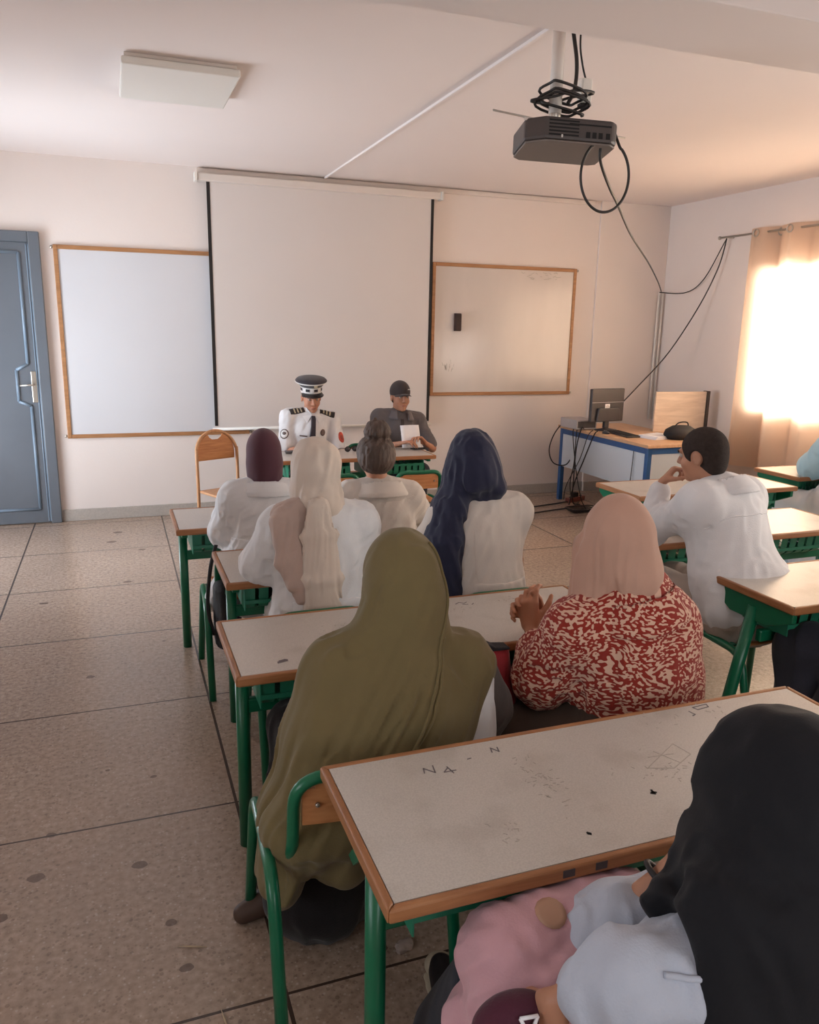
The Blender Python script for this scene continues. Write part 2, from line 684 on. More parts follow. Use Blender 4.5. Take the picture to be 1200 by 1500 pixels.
MB().tube(fillet([(DX1 - .128, YF - .04, 1.20), (DX1 - .128, YF - .085, 1.20), (DX1 - .235, YF - .085, 1.195)], .015), .008, 10).build('lever', MAT['steel'], pl)

# ================================================================== THINGS ON WALLS AND CEILING
# flat ceiling light
o = empty('ceiling_light', (.415, 4.84, ZC))
tag(o, 'unlit flat white square ceiling light panel at the upper left', 'ceiling light')
MB().box2((-.275, -.315, -.018), (.275, .315, 0)).build('backplate', MAT['white_metal'], o, .003)
MB().box2((-.290, -.335, -.060), (.290, .335, -.022)).build('diffuser', MAT['white_plastic'], o, .008)

# cable trunking on ceiling and wall top
o = tag(MB().box2((.76, YF - .03, 2.972), (4.72, YF, 3.012)).build('cable_trunking', MAT['white_metal'], None, .003),
        'long white cable trunking where the front wall meets the ceiling', 'trunking', 'white cable trunkings')
o = tag(MB().box2((1.872, 2.70, ZC - .016), (1.892, YF - .035, ZC)).build('cable_trunking', MAT['ceiling'], None, .003),
        'white cable trunking running across the ceiling towards the beam', 'trunking', 'white cable trunkings')

# projection screen
o = empty('projection_screen', (1.88, YF, 0))
tag(o, 'pulled-down white projection screen with black side borders behind the two seated men', 'projection screen')
MB().box2((-1.12, -.10, 2.902), (1.10, -.02, 2.965)).build('casing', MAT['white_metal'], o, .008)
for x in (-1.145, 1.10):
    MB().box2((x, -.11, 2.897), (x + .025, -.015, 2.97)).build('end_cap', MAT['white_plastic'], o, .004)
sf = MB().box2((-1.045, -.062, .80), (1.045, -.060, 2.905)).build('screen_fabric', MAT['screen'], o)
MB().box2((-1.045, -.0655, .82), (-1.017, -.0625, 2.905)).build('black_border', MAT['black'], sf)
MB().box2((1.017, -.0655, .82), (1.045, -.0625, 2.905)).build('black_border', MAT['black'], sf)
MB().tube([(-1.065, -.061, .79), (1.065, -.061, .79)], .013, 12).build('bottom_bar', MAT['white_plastic'], o)


def whiteboard(x0, x1, z0, z1, label, m):
    o = empty('whiteboard', ((x0 + x1) / 2, YF, (z0 + z1) / 2))
    tag(o, label, 'whiteboard', 'whiteboards on the front wall')
    hw, hz = (x1 - x0) / 2, (z1 - z0) / 2
    MB().box2((-hw + .02, -.016, -hz + .02), (hw - .02, 0, hz - .02)).build('writing_surface', m, o)
    t = .034
    f = MB()
    f.box2((-hw, -.026, -hz), (-hw + t, 0, hz)).box2((hw - t, -.026, -hz), (hw, 0, hz))
    f.box2((-hw + t, -.026, hz - t), (hw - t, 0, hz)).box2((-hw + t, -.026, -hz), (hw - t, 0, -hz + t))
    f.build('frame', MAT['frame'], o, .004)
    for (sx, sz) in ((-1, -1), (1, -1), (-1, 1), (1, 1)):
        MB().tube([(sx * (hw + .012), -.02, sz * (hz - .02)), (sx * (hw + .012), 0, sz * (hz - .02))], .012, 10).build('corner_screw', MAT['steel'], o)
    return o


whiteboard(-.408, 1.15, .735, 2.335, 'clean wood-framed whiteboard between the blue-grey door and the projection screen', MAT['board'])
wb = whiteboard(2.945, 4.545, 1.065, 2.345, 'smeared wood-framed whiteboard to the right of the projection screen', MAT['board_r'])
# rubbed-out pen traces along its top and lower left
tr = MB()
rr = random.Random(3)
for i in range(26):
    x = rr.uniform(.15, .62)
    z = .57 + rr.uniform(-.05, .02)
    tr.box((x, -.0168, z), (rr.uniform(.01, .05), .0008, .006), (0, rr.uniform(-.5, .5), 0))
for i in range(14):
    tr.box((-.62 + rr.uniform(-.05, .08), -.0168, -.34 + rr.uniform(-.05, .05)), (.006, .0008, rr.uniform(.01, .05)), (0, rr.uniform(-.4, .4), 0))
tr.build('pen_traces', MAT['smudge'], wb)['kind'] = 'stuff'
o = empty('board_eraser', (3.221, YF - .017, 1.785))
tag(o, 'dark brown felt eraser stuck upright on the right whiteboard', 'eraser')
MB().box2((-.036, -.022, -.085), (.036, 0, .085)).build('felt', mat('dark_felt', (70, 46, 40), .95), o, .004)
MB().box2((-.032, -.040, -.08), (.032, -.022, .08)).build('grip', mat('eraser_grip', (54, 36, 32), .7), o, .006)

# conduits in the far right corner
for i, (x, lab) in enumerate(((5.612, 'white vertical conduit in the far right corner, nearer the window wall'), (5.565, 'white vertical conduit in the far right corner, left of its twin'))):
    p = MB().tube([(x, YF - .05, .78), (x, YF - .05, 2.15)], .012, 10)
    tag(p.build('conduit', MAT['white_plastic']), lab, 'conduit', 'corner conduits')

# ------------------------------------------------------------------ projector and its pole
PX, PY = 1.775, 3.06
o = empty('projector', (PX, PY, 2.485))
tag(o, 'dark ceiling projector hanging from a white pole behind the beam', 'projector')
rzm = R(-14)
bd = MB()
hw, hd, hh = .185, .140, .043
poly = [(-hw, -hd + .05), (-hw + .07, -hd), (hw - .03, -hd), (hw, -hd + .03), (hw, hd - .02), (hw - .03, hd), (-hw + .03, hd), (-hw, hd - .03)]
bd.prism(poly, -hh, hh)
bo = bd.build('body', MAT['proj'], o, .012)
bo.rotation_euler = (R(-5), R(2), rzm)
MB().prism([(x * .97, y * .97) for x, y in poly], -hh - .008, -hh).build('base_plate', MAT['projtop'], bo, .004)
sl = MB()
for i in range(5):
    sl.box2((-.10, -hd - .0012, -.028 + i * .013), (.02, -hd + .002, -.022 + i * .013))
for i, x in enumerate((.05, .075, .10, .13)):
    sl.box2((x, -hd - .002, -.03), (x + .016, -hd + .002, -.008))
sl.box2((-.02, -hd - .002, .015), (.15, -hd + .002, .02))
sl.build('port_panel', MAT['dark'], bo)
MB().lathe([(.045, 0), (.045, .02), (.034, .028)], (.07, hd - .01, 0), 20, None, (0, 1, 0)).build('lens', MAT['dark'], bo)
MB().box2((-.05, -hd - .004, -.035), (-.044, -hd, -.025)).build('led', MAT['white_plastic'], bo)
pole = MB().tube([(-.035, .02, .10), (-.035, .02, ZC - 2.485)], .026, 16).build('mount_pole', MAT['white_metal'], o)
MB().tube([(-.035, .02, .055), (-.035, .02, .14)], .024, 12).build('pole_joint', MAT['steel'], o)
br = MB()
for a in range(4):
    an = a * PI / 2 + .5
    br.tube([(-.035, .02, .075), (-.035 + .19 * math.cos(an), .02 + .13 * math.sin(an), .052)], .006, 8)
br.build('mount_arm', MAT['white_metal'], o)
br2 = MB().tube([(-.33, -.02, .075), (.36, .10, .06)], .004, 6).build('mount_arm', MAT['steel'], o)

q = empty('power_adapter', (1.885, 3.10, 2.69))
tag(q, 'small white power adapter hanging beside the projector pole', 'adapter')
MB().box((0, 0, 0), (.05, .035, .09)).build('body', MAT['white_plastic'], q, .006)
MB().prism([(-.024, -.05), (.024, -.05), (.02, -.045), (.005, -.075), (-.024, -.06)], -.012, .012, 'xz').build('plug', MAT['dark'], q)
MB().tube(bez([(0, 0, .045), (-.02, 0, .10), (-.035, 0, .18), (-.03, 0, ZC - 2.69)]), .004, 8).build('lead', MAT['cable'], q)

# bundled cables on top of the projector
cb = MB()
rr = random.Random(11)
for k in range(5):
    pts = []
    ra, rb_, ph = rr.uniform(.085, .13), rr.uniform(.04, .07), rr.uniform(0, 6)
    for i in range(26):
        a = 2 * PI * i / 26
        pts.append((1.755 + ra * math.cos(a) + .02 * math.sin(3 * a + ph), 3.05 + rb_ * math.sin(a), 2.600 + .028 * k / 2 + .028 * math.sin(a + ph)))
    cb.tube(pts, .0055, 8, None, False, True)
tag(cb.build('cable_bundle', MAT['cable']), 'tied bundle of black cable lying on top of the projector', 'cable', 'black cables of the projector')
cc = MB().tube(bez([(1.790, 3.07, ZC), (1.792, 3.07, 2.92), (1.815, 3.06, 2.78), (1.81, 3.055, 2.68), (1.78, 3.05, 2.62)]), .008, 8)
tag(cc.build('ceiling_cable', MAT['cable']), 'thick black cable dropping from the ceiling along the projector pole', 'cable', 'black cables of the projector')
# big hanging loop below the projector
lp = []
for i in range(40):
    a = PI / 2 + .55 + (2 * PI - 1.1) * i / 39
    lp.append((1.893 + .112 * math.cos(a), 2.92, 2.335 + .135 * math.sin(a)))
lp = [(1.86, 2.95, 2.50)] + lp + [(1.95, 2.96, 2.51)]
tag(MB().tube(bez(lp, 3), .0055, 8).build('cable_loop', MAT['cable']), 'large round loop of black cable hanging under the projector', 'cable', 'black cables of the projector')
# cable swagged to the wall corner, the curtain rod and down to the monitor
pts = [(1.87, 2.93, 2.45), (1.888, 2.95, 2.391), (2.036, 3.10, 2.329), (2.285, 3.40, 2.314), (3.003, 4.30, 2.299), (4.094, 5.60, 2.271), (5.10, 6.80, 2.215), (5.53, 7.30, 2.15)]
tag(MB().tube(bez(pts), .006, 8).build('long_cable', MAT['cable']), 'long black cable swagging from the projector to the far right corner', 'cable', 'black cables of the projector')
pts = [(5.52, 7.31, 2.14), (5.60, 7.0, 2.13), (5.61, 6.75, 2.25), (5.60, 6.5, 2.57), (5.585, 6.45, 2.62)]
tag(MB().tube(bez(pts), .005, 8).build('rod_cable', MAT['cable']), 'dark cable drooping from the corner conduit up to the curtain rod end', 'cable', 'black cables of the projector')
pts = [(5.585, 6.45, 2.61), (5.58, 6.52, 2.35), (5.50, 6.65, 1.98), (5.30, 6.80, 1.52), (5.0, 6.85, 1.18), (4.72, 6.75, .99), (4.56, 6.60, .93)]
tag(MB().tube(bez(pts), .006, 8).build('monitor_cable', MAT['cable']), 'dark cable hanging from the curtain rod down to the computer monitor', 'cable', 'black cables of the projector')

# ------------------------------------------------------------------ curtain, rod and rings
CX = XR - .095
o = empty('curtain_rod', (CX, 5.1, 2.62))
tag(o, 'thin metal curtain rod above the bright window', 'curtain rod')
MB().tube([(0, -1.75, 0), (0, 1.40, 0)], .010, 12).build('rod', MAT['steel'], o)
for y in (1.32, -1.6):
    MB().tube([(0, y, 0), (XR - CX, y, 0)], .007, 8).build('bracket', MAT['steel'], o)
MB().lathe([(.006, 0), (.017, .008), (.017, .022), (.004, .03)], (0, 1.39, 0), 14, None, (0, 1, 0)).build('finial', MAT['steel'], o)


def curtain(y0, y1, n, label):
    o = empty('curtain', (CX, (y0 + y1) / 2, 0))
    tag(o, label, 'curtain')
    seg = n * 14
    vs, fs = [], []
    rows = [2.66, 2.60, 2.5, 2.2, 1.9, 1.6, 1.3, 1.0, .8, .6, .5]
    for r_, z in enumerate(rows):
        t = r_ / (len(rows) - 1)
        for i in range(seg + 1):
            u = i / seg
            ph = 2 * PI * n * u
            am = .046 + .020 * t
            x = am * math.sin(ph) + .014 * t * math.sin(ph * .37 + 1.3) + .008 * math.sin(ph * 2.3 + 3 * t)
            y = (u - .5) * (y1 - y0) * (1 + .02 * t * math.sin(2.2)) + .012 * math.sin(ph * 2) + .02 * t * math.sin(ph * .5 + .8)
            vs.append((x, y, z))
    for r_ in range(len(rows) - 1):
        for i in range(seg):
            a = r_ * (seg + 1) + i
            fs.append((a, a + 1, a + seg + 2, a + seg + 1))
    m = MB()
    m.add(vs, fs, None, True)
    c = m.build('cloth', MAT['curtain'], o)
    for k in range(2 * n):
        yy = ((k + .5) / (2 * n) - .5) * (y1 - y0)
        ring = []
        for i in range(18):
            a = 2 * PI * i / 18
            ring.append((-.050 * (1 if k % 2 else -1), yy + .030 * math.cos(a), 2.615 + .030 * math.sin(a)))
        MB().tube(ring, .007, 8, None, False, True).build('eyelet', MAT['steel'], o)
    return o


curtain(3.75, 6.08, 6, 'translucent beige curtain glowing with daylight at the right window')

# ================================================================== FURNITURE
def desk(x0, x1, y0, z, label, style='post', depth=.50, face=1, leg_lean=0.0, marks=None, rz=0.0, group='two-seat school desks'):
    """two-seat school desk; y0 = edge of the sitter's side; face=1: the sitter is on the -y side"""
    L_ = x1 - x0
    o = empty('school_desk', ((x0 + x1) / 2, y0 + face * depth / 2, 0), rz + (0 if face == 1 else PI))
    tag(o, label, 'desk', group)
    h, d = L_ / 2, depth / 2
    tt = .026
    top = MB().box2((-h + .018, -d + .018, z - tt), (h - .018, d - .018, z)).build('tabletop', MAT['top'], o)
    # wooden band round the top with cut corners
    c = .035
    outer = [(-h + c, -d), (h - c, -d), (h, -d + c), (h, d - c), (h - c, d), (-h + c, d), (-h, d - c), (-h, -d + c)]
    outer = [(-h, -d), (h, -d), (h, d), (-h, d)]
    inner = [(-h + .018, -d + .018), (h - .018, -d + .018), (h - .018, d - .018), (-h + .018, d - .018)]
    bm = MB()
    n = 4
    for i in range(n):
        j = (i + 1) % n
        q = [outer[i], outer[j], inner[j], inner[i]]
        bm.prism(q, z - tt - .004, z + .0015)
    bm.build('edge_band', MAT['band'], top, .006, None, 3)
    if marks:
        marks(top, h, d, z)
    py = -d + .205
    lx = h - .045
    for s in (-1, 1):
        if style == 'post':
            MB().tube([(s * lx, py, 0), (s * lx, py, z - tt)], .0225, 16).build('leg', MAT['green'], o)
            # short side rail under the top and the drop bracket of the tray
            MB().box2((s * lx - .015, -d + .05, z - tt - .03), (s * lx + .015, d - .05, z - tt)).build('side_rail', MAT['green'], o, .004)
            MB().prism([(-d + .24, z - .06), (-d + .30, z - .06), (-d + .40, z - .175), (-d + .36, z - .175)], s * lx - .004, s * lx + .004, 'yz').build('tray_bracket', MAT['green'], o, .002)
        else:
            t = MB()
            t.prism([(-d + .02, z - tt), (d - .02, z - tt), (d - .02, z - tt - .03), (.10, z - .125), (-.10, z - .125), (-d + .02, z - tt - .045)], s * (h - .03) - .012, s * (h - .03) + .012, 'yz')
            t.build('side_panel', MAT['green'], o, .004)
            MB().tube([(s * (h - .02 + leg_lean), py + .05, 0), (s * (h - .03), py + .02, z - .07)], .025, 16).build('leg', MAT['green'], o)
    MB().box2((-lx, py - .014, z - .215), (lx, py + .014, z - .165)).build('crossbar', MAT['green'], o, .006)
    # two slotted sheet-metal book trays
    tm = MAT['dgreen'] if style == 'post' else MAT['dgreen']
    for s in (-1, 1):
        tr = MB()
        w = L_ / 2 - .16
        xa = -w / 2
        cx = s * (L_ / 4 - .01)
        zt, zb = z - .045, z - .165
        yf, yb = -d + .10, d - .06
        k = 9
        pitch = w / k
        for i in range(k):
            xx = cx + xa + pitch * i
            sw = pitch * .72
            pts = fillet([(0, yf, zt), (0, yf + .012, zb + .02), (0, yf + .07, zb), (0, yb, zb + .015), (0, yb + .01, zt - .02)], .03, 3)
            vs, fs = [], []
            for p in pts:
                vs += [(xx, p.y, p.z), (xx + sw, p.y, p.z), (xx + sw, p.y, p.z - .004), (xx, p.y, p.z - .004)]
            for q in range(len(pts) - 1):
                a = q * 4
                for e in range(4):
                    fs.append((a + e, a + (e + 1) % 4, a + 4 + (e + 1) % 4, a + 4 + e))
            fs.append((0, 1, 2, 3))
            a = (len(pts) - 1) * 4
            fs.append((a + 3, a + 2, a + 1, a))
            tr.add(vs, fs)
        for (yy, zz) in ((yf + .002, zt - .006), (yf + .004, zb + .045), (yb + .005, zt - .03), ((yf + yb) / 2, zb + .003)):
            tr.box2((cx + xa, yy - .004, zz - .01), (cx - xa, yy + .004, zz + .006))
        tr.box2((cx + xa - .004, yf, zb + .005), (cx + xa, yb, zt))
        tr.box2((cx - xa, yf, zb + .005), (cx - xa + .004, yb, zt))
        tr.build('book_tray', tm, o)
    return o


def strokes(top, z, lines, m, r=.0016, name='pen_marks'):
    b = MB()
    for ln_ in lines:
        for (p, q) in zip(ln_[:-1], ln_[1:]):
            a, c = Vector((p[0], p[1], 0)), Vector((q[0], q[1], 0))
            dd = c - a
            if dd.length < 1e-5:
                continue
            an = math.atan2(dd.y, dd.x)
            b.box(((a.x + c.x) / 2, (a.y + c.y) / 2, z + .0004), (dd.length + r, r * 2, .0006), (0, 0, an))
    o = b.build(name, m, top)
    o['kind'] = 'stuff'
    return o


def blot(cx, cy, n, rx, ry, seed, ln_=.012):
    rr = random.Random(seed)
    out = []
    for i in range(n):
        x, y = cx + rr.gauss(0, rx), cy + rr.gauss(0, ry)
        a = rr.uniform(0, 6.3)
        l = rr.uniform(.3, 1) * ln_
        out.append([(x, y), (x + l * math.cos(a), y + l * math.sin(a))])
    return out


def marks_near(top, h, d, z):
    # pen scribbles on the nearest desk: letters near its far left, a pencilled box, a rubbed patch, ink spots
    L1 = [[(-.48, .145), (-.475, .165), (-.455, .140), (-.45, .17)], [(-.42, .15), (-.435, .135), (-.405, .135)], [(-.42, .155), (-.415, .125)],
          [(-.36, .170), (-.35, .172)], [(-.29, .180), (-.285, .20), (-.272, .178), (-.268, .198)]]
    L1 += [[(.315, .205), (.32, .185), (.308, .18)], [(.34, .22), (.39, .225), (.385, .21), (.345, .205), (.34, .22)]]
    strokes(top, z, L1, MAT['ink'], .0015)
    L2 = [[(.03, .00), (.16, .075), (.17, .02), (.09, -.02), (.03, .00)], [(.06, .04), (.13, .035)], [(.09, .06), (.12, -.005)]]
    L2 += blot(.06, -.03, 30, .06, .03, 4) + blot(-.235, .03, 45, .018, .045, 5) + blot(-.40, -.11, 14, .02, .02, 6) + blot(.30, .18, 20, .09, .03, 8)
    strokes(top, z, L2, MAT['smudge'], .0011, 'pencil_rubbings')
    strokes(top, z, blot(-.02, -.09, 9, .003, .003, 9, .006) + blot(-.24, -.17, 4, .002, .002, 10, .004), MAT['dark'], .0025, 'ink_spot')
    im = mat('ink_on_wood', (74, 66, 66), .7)
    for x in (-.335, -.262):
        MB().box((x, -d - .0008, z - .012), (.026, .0014, .016)).build('ink_stain', im, top)


def marks_mid(top, h, d, z):
    L1 = [[(.18, .16), (.20, .175), (.215, .16), (.23, .17)], [(.205, .15), (.225, .145)], [(.24, .14), (.25, .15)]]
    L1 += [[(.10, .09), (.115, .11), (.11, .08)]]
    strokes(top, z, L1, MAT['ink'], .0018)
    L2 = blot(.12, .10, 22, .06, .03, 14) + blot(-.30, .08, 16, .03, .03, 15) + blot(.42, .12, 16, .05, .03, 16)
    strokes(top, z, L2, MAT['smudge'], .0011, 'pencil_rubbings')
    strokes(top, z, [[(-.565, -.165), (-.535, -.155)], [(-.567, -.172), (-.536, -.163)], [(-.56, -.158), (-.54, -.152)]], MAT['ink'], .0035, 'ink_patch')


ZD = .71
desk(.245, 1.655, 4.03, ZD, 'grey-topped green desk of the front row, before the girl in the maroon headscarf')
desk(.372, 1.72, 3.10, ZD, 'grey-topped green desk of the second row, under the beige-scarfed girl\'s elbow')
desk(.285, 1.70, 2.215, ZD - .005, 'grey-topped green desk of the third row, before the olive and the patterned women', marks=marks_mid)
desk(.395, 1.80, 1.131, .73, 'nearest grey-topped desk with pencil scribbles and a worn wooden edge', marks=marks_near)
desk(2.345, 3.72, 2.135, .73, 'grey desk with a green side panel behind the man in the white shirt', 'panel', .49, 1, .09, group='desks of the right column')
desk(2.36, 3.74, 3.04, .73, 'grey desk the man in the white shirt leans his elbow on', 'panel', .49, 1, .09, group='desks of the right column')
desk(3.02, 4.30, 4.02, .73, 'grey desk glimpsed beyond the fist of the man in the white shirt', 'panel', .49, 1, .09, group='desks of the right column')
desk(4.58, 5.52, 4.285, .73, 'far right desk with a green side panel below the curtain', 'panel', .44, 1, .03, group='desks of the right column')
desk(1.13, 2.42, 6.40, .72, 'desk the officer and the man in the grey cap sit behind', 'post', .50, -1)


def green_chair(x, y, label, rz=0.0, w=.46, first=[None]):
    """school chair: two bent side tubes, back hoop, plywood back and seat"""
    if first[0] is None:
        o = empty('school_chair', (0, 0, 0))
        hw = w / 2
        zs = .43
        for s in (-1, 1):
            pts = fillet([(s * (hw + .0), -.315, 0), (s * hw, -.21, zs), (s * (hw - .02), .17, zs), (s * hw, .20, 0)], .085, 7)
            MB().tube(pts, .0165, 12).build('side_frame', MAT['green'], o)
        for yy in (-.10, .13):
            MB().tube([(-hw + .01, yy, zs - .005), (hw - .01, yy, zs - .005)], .010, 10).build('seat_rail', MAT['green'], o)
        bw = hw - .055
        pts = fillet([(-bw, -.12, zs - .03), (-bw, -.185, zs + .05), (-bw, -.215, .685), (bw, -.215, .685), (bw, -.185, zs + .05), (bw, -.12, zs - .03)], .075, 7)
        MB().tube(pts, .0155, 12).build('back_hoop', MAT['green'], o)
        vs, fs = [], []
        nx = 10
        sl = MB()
        for k in range(nx):
            xa = -bw + .02 + (2 * bw - .04) * k / nx
            xb_ = -bw + .02 + (2 * bw - .04) * (k + 1) / nx
            ya, yb = -.213 - .016 * math.cos(PI * (k / nx - .5)) + .008, -.213 - .016 * math.cos(PI * ((k + 1) / nx - .5)) + .008
            za = .012 * (abs(k / nx - .5) > .42)
            sl.prism([(xa, ya + .006), (xb_, yb + .006), (xb_, yb - .006), (xa, ya - .006)], .560, .668 - za)
        bk = sl.build('backrest', MAT['chairwood'], o)
        for s in (-1, 1):
            MB().lathe([(.006, 0), (.006, .006), (.003, .008)], (s * .12, -.219, .615), 10, None, (0, -1, 0)).build('rivet', MAT['steel'], bk)
        MB().box2((-hw + .06, -.18, zs + .012), (hw - .06, .19, zs + .024)).build('seat', MAT['chairwood'], o, .006)
        first[0] = o
    else:
        o = copy_tree(first[0])
    o.location = (x, y, 0)
    o.rotation_euler = (0, 0, rz)
    tag(o, label, 'chair', 'green school chairs')
    return o


green_chair(.515, 1.875, 'green chair the woman in the olive cape sits on')
green_chair(1.44, 1.875, 'green chair the woman in the patterned blouse sits on')
green_chair(.672, 2.955, 'green chair the girl in the beige headscarf sits on')
green_chair(1.43, 2.955, 'green chair the girl in the navy headscarf sits on')
green_chair(.575, 3.845, 'green chair the girl in the maroon headscarf sits on')
green_chair(1.27, 3.845, 'green chair the girl with the hair bun sits on')
green_chair(2.08, 5.615, 'empty green chair standing behind the girl with the hair bun, on her right')
green_chair(1.44, 5.615, 'empty green chair seen between the beige headscarf and the hair bun')
green_chair(1.40, 6.60, 'green chair under the officer behind the front desk', PI)
green_chair(2.11, 6.62, 'green chair under the man in the grey cap behind the front desk', PI)
green_chair(2.62, 2.62, 'green chair under the man in the white shirt')
green_chair(2.75, 1.82, 'green chair of the person in dark trousers at the right edge')
green_chair(4.86, 4.08, 'green chair of the person in light blue by the curtain')
green_chair(1.10, .78, 'green chair of the girl in the black headscarf')

# all-wood chair with a round-topped back beside the teacher's desk
o = empty('wooden_chair', (.815, 6.30, 0), PI + R(25))
o.scale = (.88, .88, .89)
tag(o, 'empty round-backed wooden chair in front of the left whiteboard', 'chair')
zs, hw = .47, .21
pts = [(-hw, -.20, 0), (-hw, -.195, .45)] + [(-hw * math.cos(a) * (1 if 1 else 1), -.20 - .04 * math.sin(a), .80 + .20 * math.sin(a)) for a in [PI * k / 16 for k in range(17)]] + [(hw, -.195, .45), (hw, -.20, 0)]
MB().tube(bez(pts, 3), .015, 12).build('bent_frame', MAT['beech'], o)
bk = MB()
poly = []
for k in range(17):
    a = PI * k / 16
    poly.append((-(hw - .012) * math.cos(a), .80 + .185 * math.sin(a)))
# notch at the top of the back
poly = [p for p in poly if abs(p[0]) > .075 or p[1] < .8]
left = [p for p in poly if p[0] < 0]
right = [p for p in poly if p[0] >= 0]
poly = left + [(-.06, .945), (-.03, .925), (.03, .925), (.06, .945)] + right + [(hw - .012, .74), (-hw + .012, .74)]
bk.prism(poly, -.235, -.222, 'xz')
bk.build('backrest', MAT['chairwood'], o, .003)
MB().box2((-hw + .005, -.20, zs - .012), (hw - .005, .20, zs + .012)).build('seat', MAT['beech'], o, .01)
for s in (-1, 1):
    MB().tube([(s * (hw - .02), .18, 0), (s * (hw - .03), .17, zs - .012)], .015, 10).build('front_leg', MAT['beech'], o)

# ------------------------------------------------------------------ computer desk in the far right corner
o = empty('computer_desk', (4.66, 6.38, 0))
tag(o, 'blue-framed computer desk with a wooden top in the far right corner', 'desk')
x0, x1, y0, y1, zt = -.37, .37, -.73, .73, .78
MB().box2((x0 - .02, y0 - .02, zt - .03), (x1 + .02, y1 + .02, zt)).build('tabletop', wood('desk_top_wood', (186, 146, 112), (206, 168, 134), .45, (30, 3, 30)), o, .005)
for (x, y) in ((x0, y0), (x0, y1), (x1, y0), (x1, y1)):
    sx, sy = (1 if x < 0 else -1), (1 if y < 0 else -1)
    MB().box2((x, y, 0), (x + sx * .045, y + sy * .045, zt - .03)).build('leg', MAT['blue'], o, .004)
ap = MB()
ap.box2((x0, y0 + .045, zt - .085), (x0 + .03, y1 - .045, zt - .03)).box2((x1 - .03, y0 + .045, zt - .085), (x1, y1 - .045, zt - .03))
ap.box2((x0 + .045, y0, zt - .085), (x1 - .045, y0 + .03, zt - .03)).box2((x0 + .045, y1 - .03, zt - .085), (x1 - .045, y1, zt - .03))
ap.build('apron', MAT['blue'], o, .003)
MB().box2((x0 + .008, y0 + .045, .36), (x0 + .024, y1 - .045, zt - .085)).build('modesty_panel', MAT['modesty'], o)
MB().box2((x0 + .045, y0 + .008, .30), (x1 - .045, y0 + .024, zt - .085)).build('end_panel', MAT['modesty'], o)

o = empty('computer_monitor', (4.50, 6.62, .78), R(8))
tag(o, 'black computer monitor seen from behind on the blue-framed desk', 'monitor')
MB().lathe([(.11, 0), (.11, .008), (.03, .02), (.028, .03)], (0, 0, 0), 24, None, None, 1.1, .8).build('stand_base', MAT['screen_back'], o)
MB().box2((-.028, -.015, .02), (.028, .02, .20)).build('stand_neck', MAT['screen_back'], o, .006)
sh = MB().box2((-.205, -.012, .085), (.205, .028, .405)).build('shell', MAT['screen_back'], o, .008)
MB().prism([(-.15, .09), (.15, .09), (.13, .22), (-.13, .22)], -.040, -.012, 'xz').build('rear_bulge', MAT['screen_back'], sh, .008)
MB().box2((-.20, -.0145, .272), (.20, -.012, .276)).build('seam', MAT['silver'], sh)
lb = MB().box2((-.036, -.0150, .218), (.022, -.0118, .258)).build('white_label', MAT['paper'], sh)
MB().box2((-.028, -.0160, .228), (.014, -.0148, .236)).box2((-.022, -.0160, .242), (.006, -.0148, .248)).build('label_print', MAT['smudge'], lb)
MB().box2((-.195, .028, .10), (.195, .031, .395)).build('display_glass', MAT['dark'], sh)

o = empty('small_computer', (4.30, 6.83, .78), R(0))
tag(o, 'small grey media box with leads left of the monitor', 'computer box')
MB().box2((-.10, -.16, .006), (.13, .14, .098)).build('case', MAT['silver'], o, .006)
MB().box2((-.085, -.1615, .02), (.115, -.159, .085)).build('rear_panel', MAT['screen_back'], o)
o = empty('keyboard', (4.46, 6.28, .78), R(84))
tag(o, 'flat dark keyboard beside the monitor', 'keyboard')
MB().box2((-.21, -.07, .002), (.21, .07, .016)).build('base', MAT['screen_back'], o, .004)
kk = MB()
for i in range(14):
    for j in range(4):
        kk.box2((-.20 + i * .0285, -.06 + j * .03, .016), (-.176 + i * .0285, -.035 + j * .03, .021))
kk.build('keys', MAT['dark'], o)
o = empty('computer_mouse', (4.345, 6.38, .78))
tag(o, 'dark computer mouse at the desk edge near the monitor', 'mouse')
MB().lathe([(.004, .030), (.02, .027), (.03, .016), (.032, .002)], (0, 0, 0), 18, None, None, .9, 1.5).build('shell', MAT['screen_back'], o)
MB().box2((-.002, .015, .026), (.002, .03, .031)).build('wheel', MAT['silver'], o)
# open laptop-like white folder with papers
o = empty('paper_stack', (4.66, 6.02, .78), R(14))
tag(o, 'low stack of white papers on the computer desk', 'papers')
for i in range(4):
    q = MB().box((.004 * i, .003 * i, .004 + i * .007), (.29, .21, .006), (0, 0, R(3 * i - 4)))
    q.build('sheet_pile', MAT['paper'], o)

o = empty('black_bag', (4.84, 5.93, .78), R(6))
tag(o, 'rounded black bag on the near corner of the computer desk', 'bag')
prof = [(.02, 0), (.13, .004), (.15, .04), (.135, .085), (.08, .118), (.01, .125)]
MB().lathe(prof, (0, 0, 0), 28, None, None, 1.15, .8).build('body', MAT['blackbag'], o)
MB().tube(bez([(-.09, 0, .10), (-.05, -.02, .150), (.05, -.02, .150), (.09, 0, .10)]), .006, 8).build('strap', MAT['blackbag'], o)

o = empty('wooden_board', (5.22, 6.42, 0), R(-4))
tag(o, 'upright light oak board with a dark edge behind the computer desk', 'board')
MB().box2((-.30, -.012, .02), (.27, .012, 1.165)).build('face_panel', MAT['oak'], o, .002)
MB().box2((.272, -.022, 0), (.305, .05, 1.17)).build('dark_edge', mat('dark_edge', (66, 54, 48), .6), o, .002)
MB().box2((-.30, .014, 0), (.27, .05, .06)).build('foot', MAT['oak'], o)

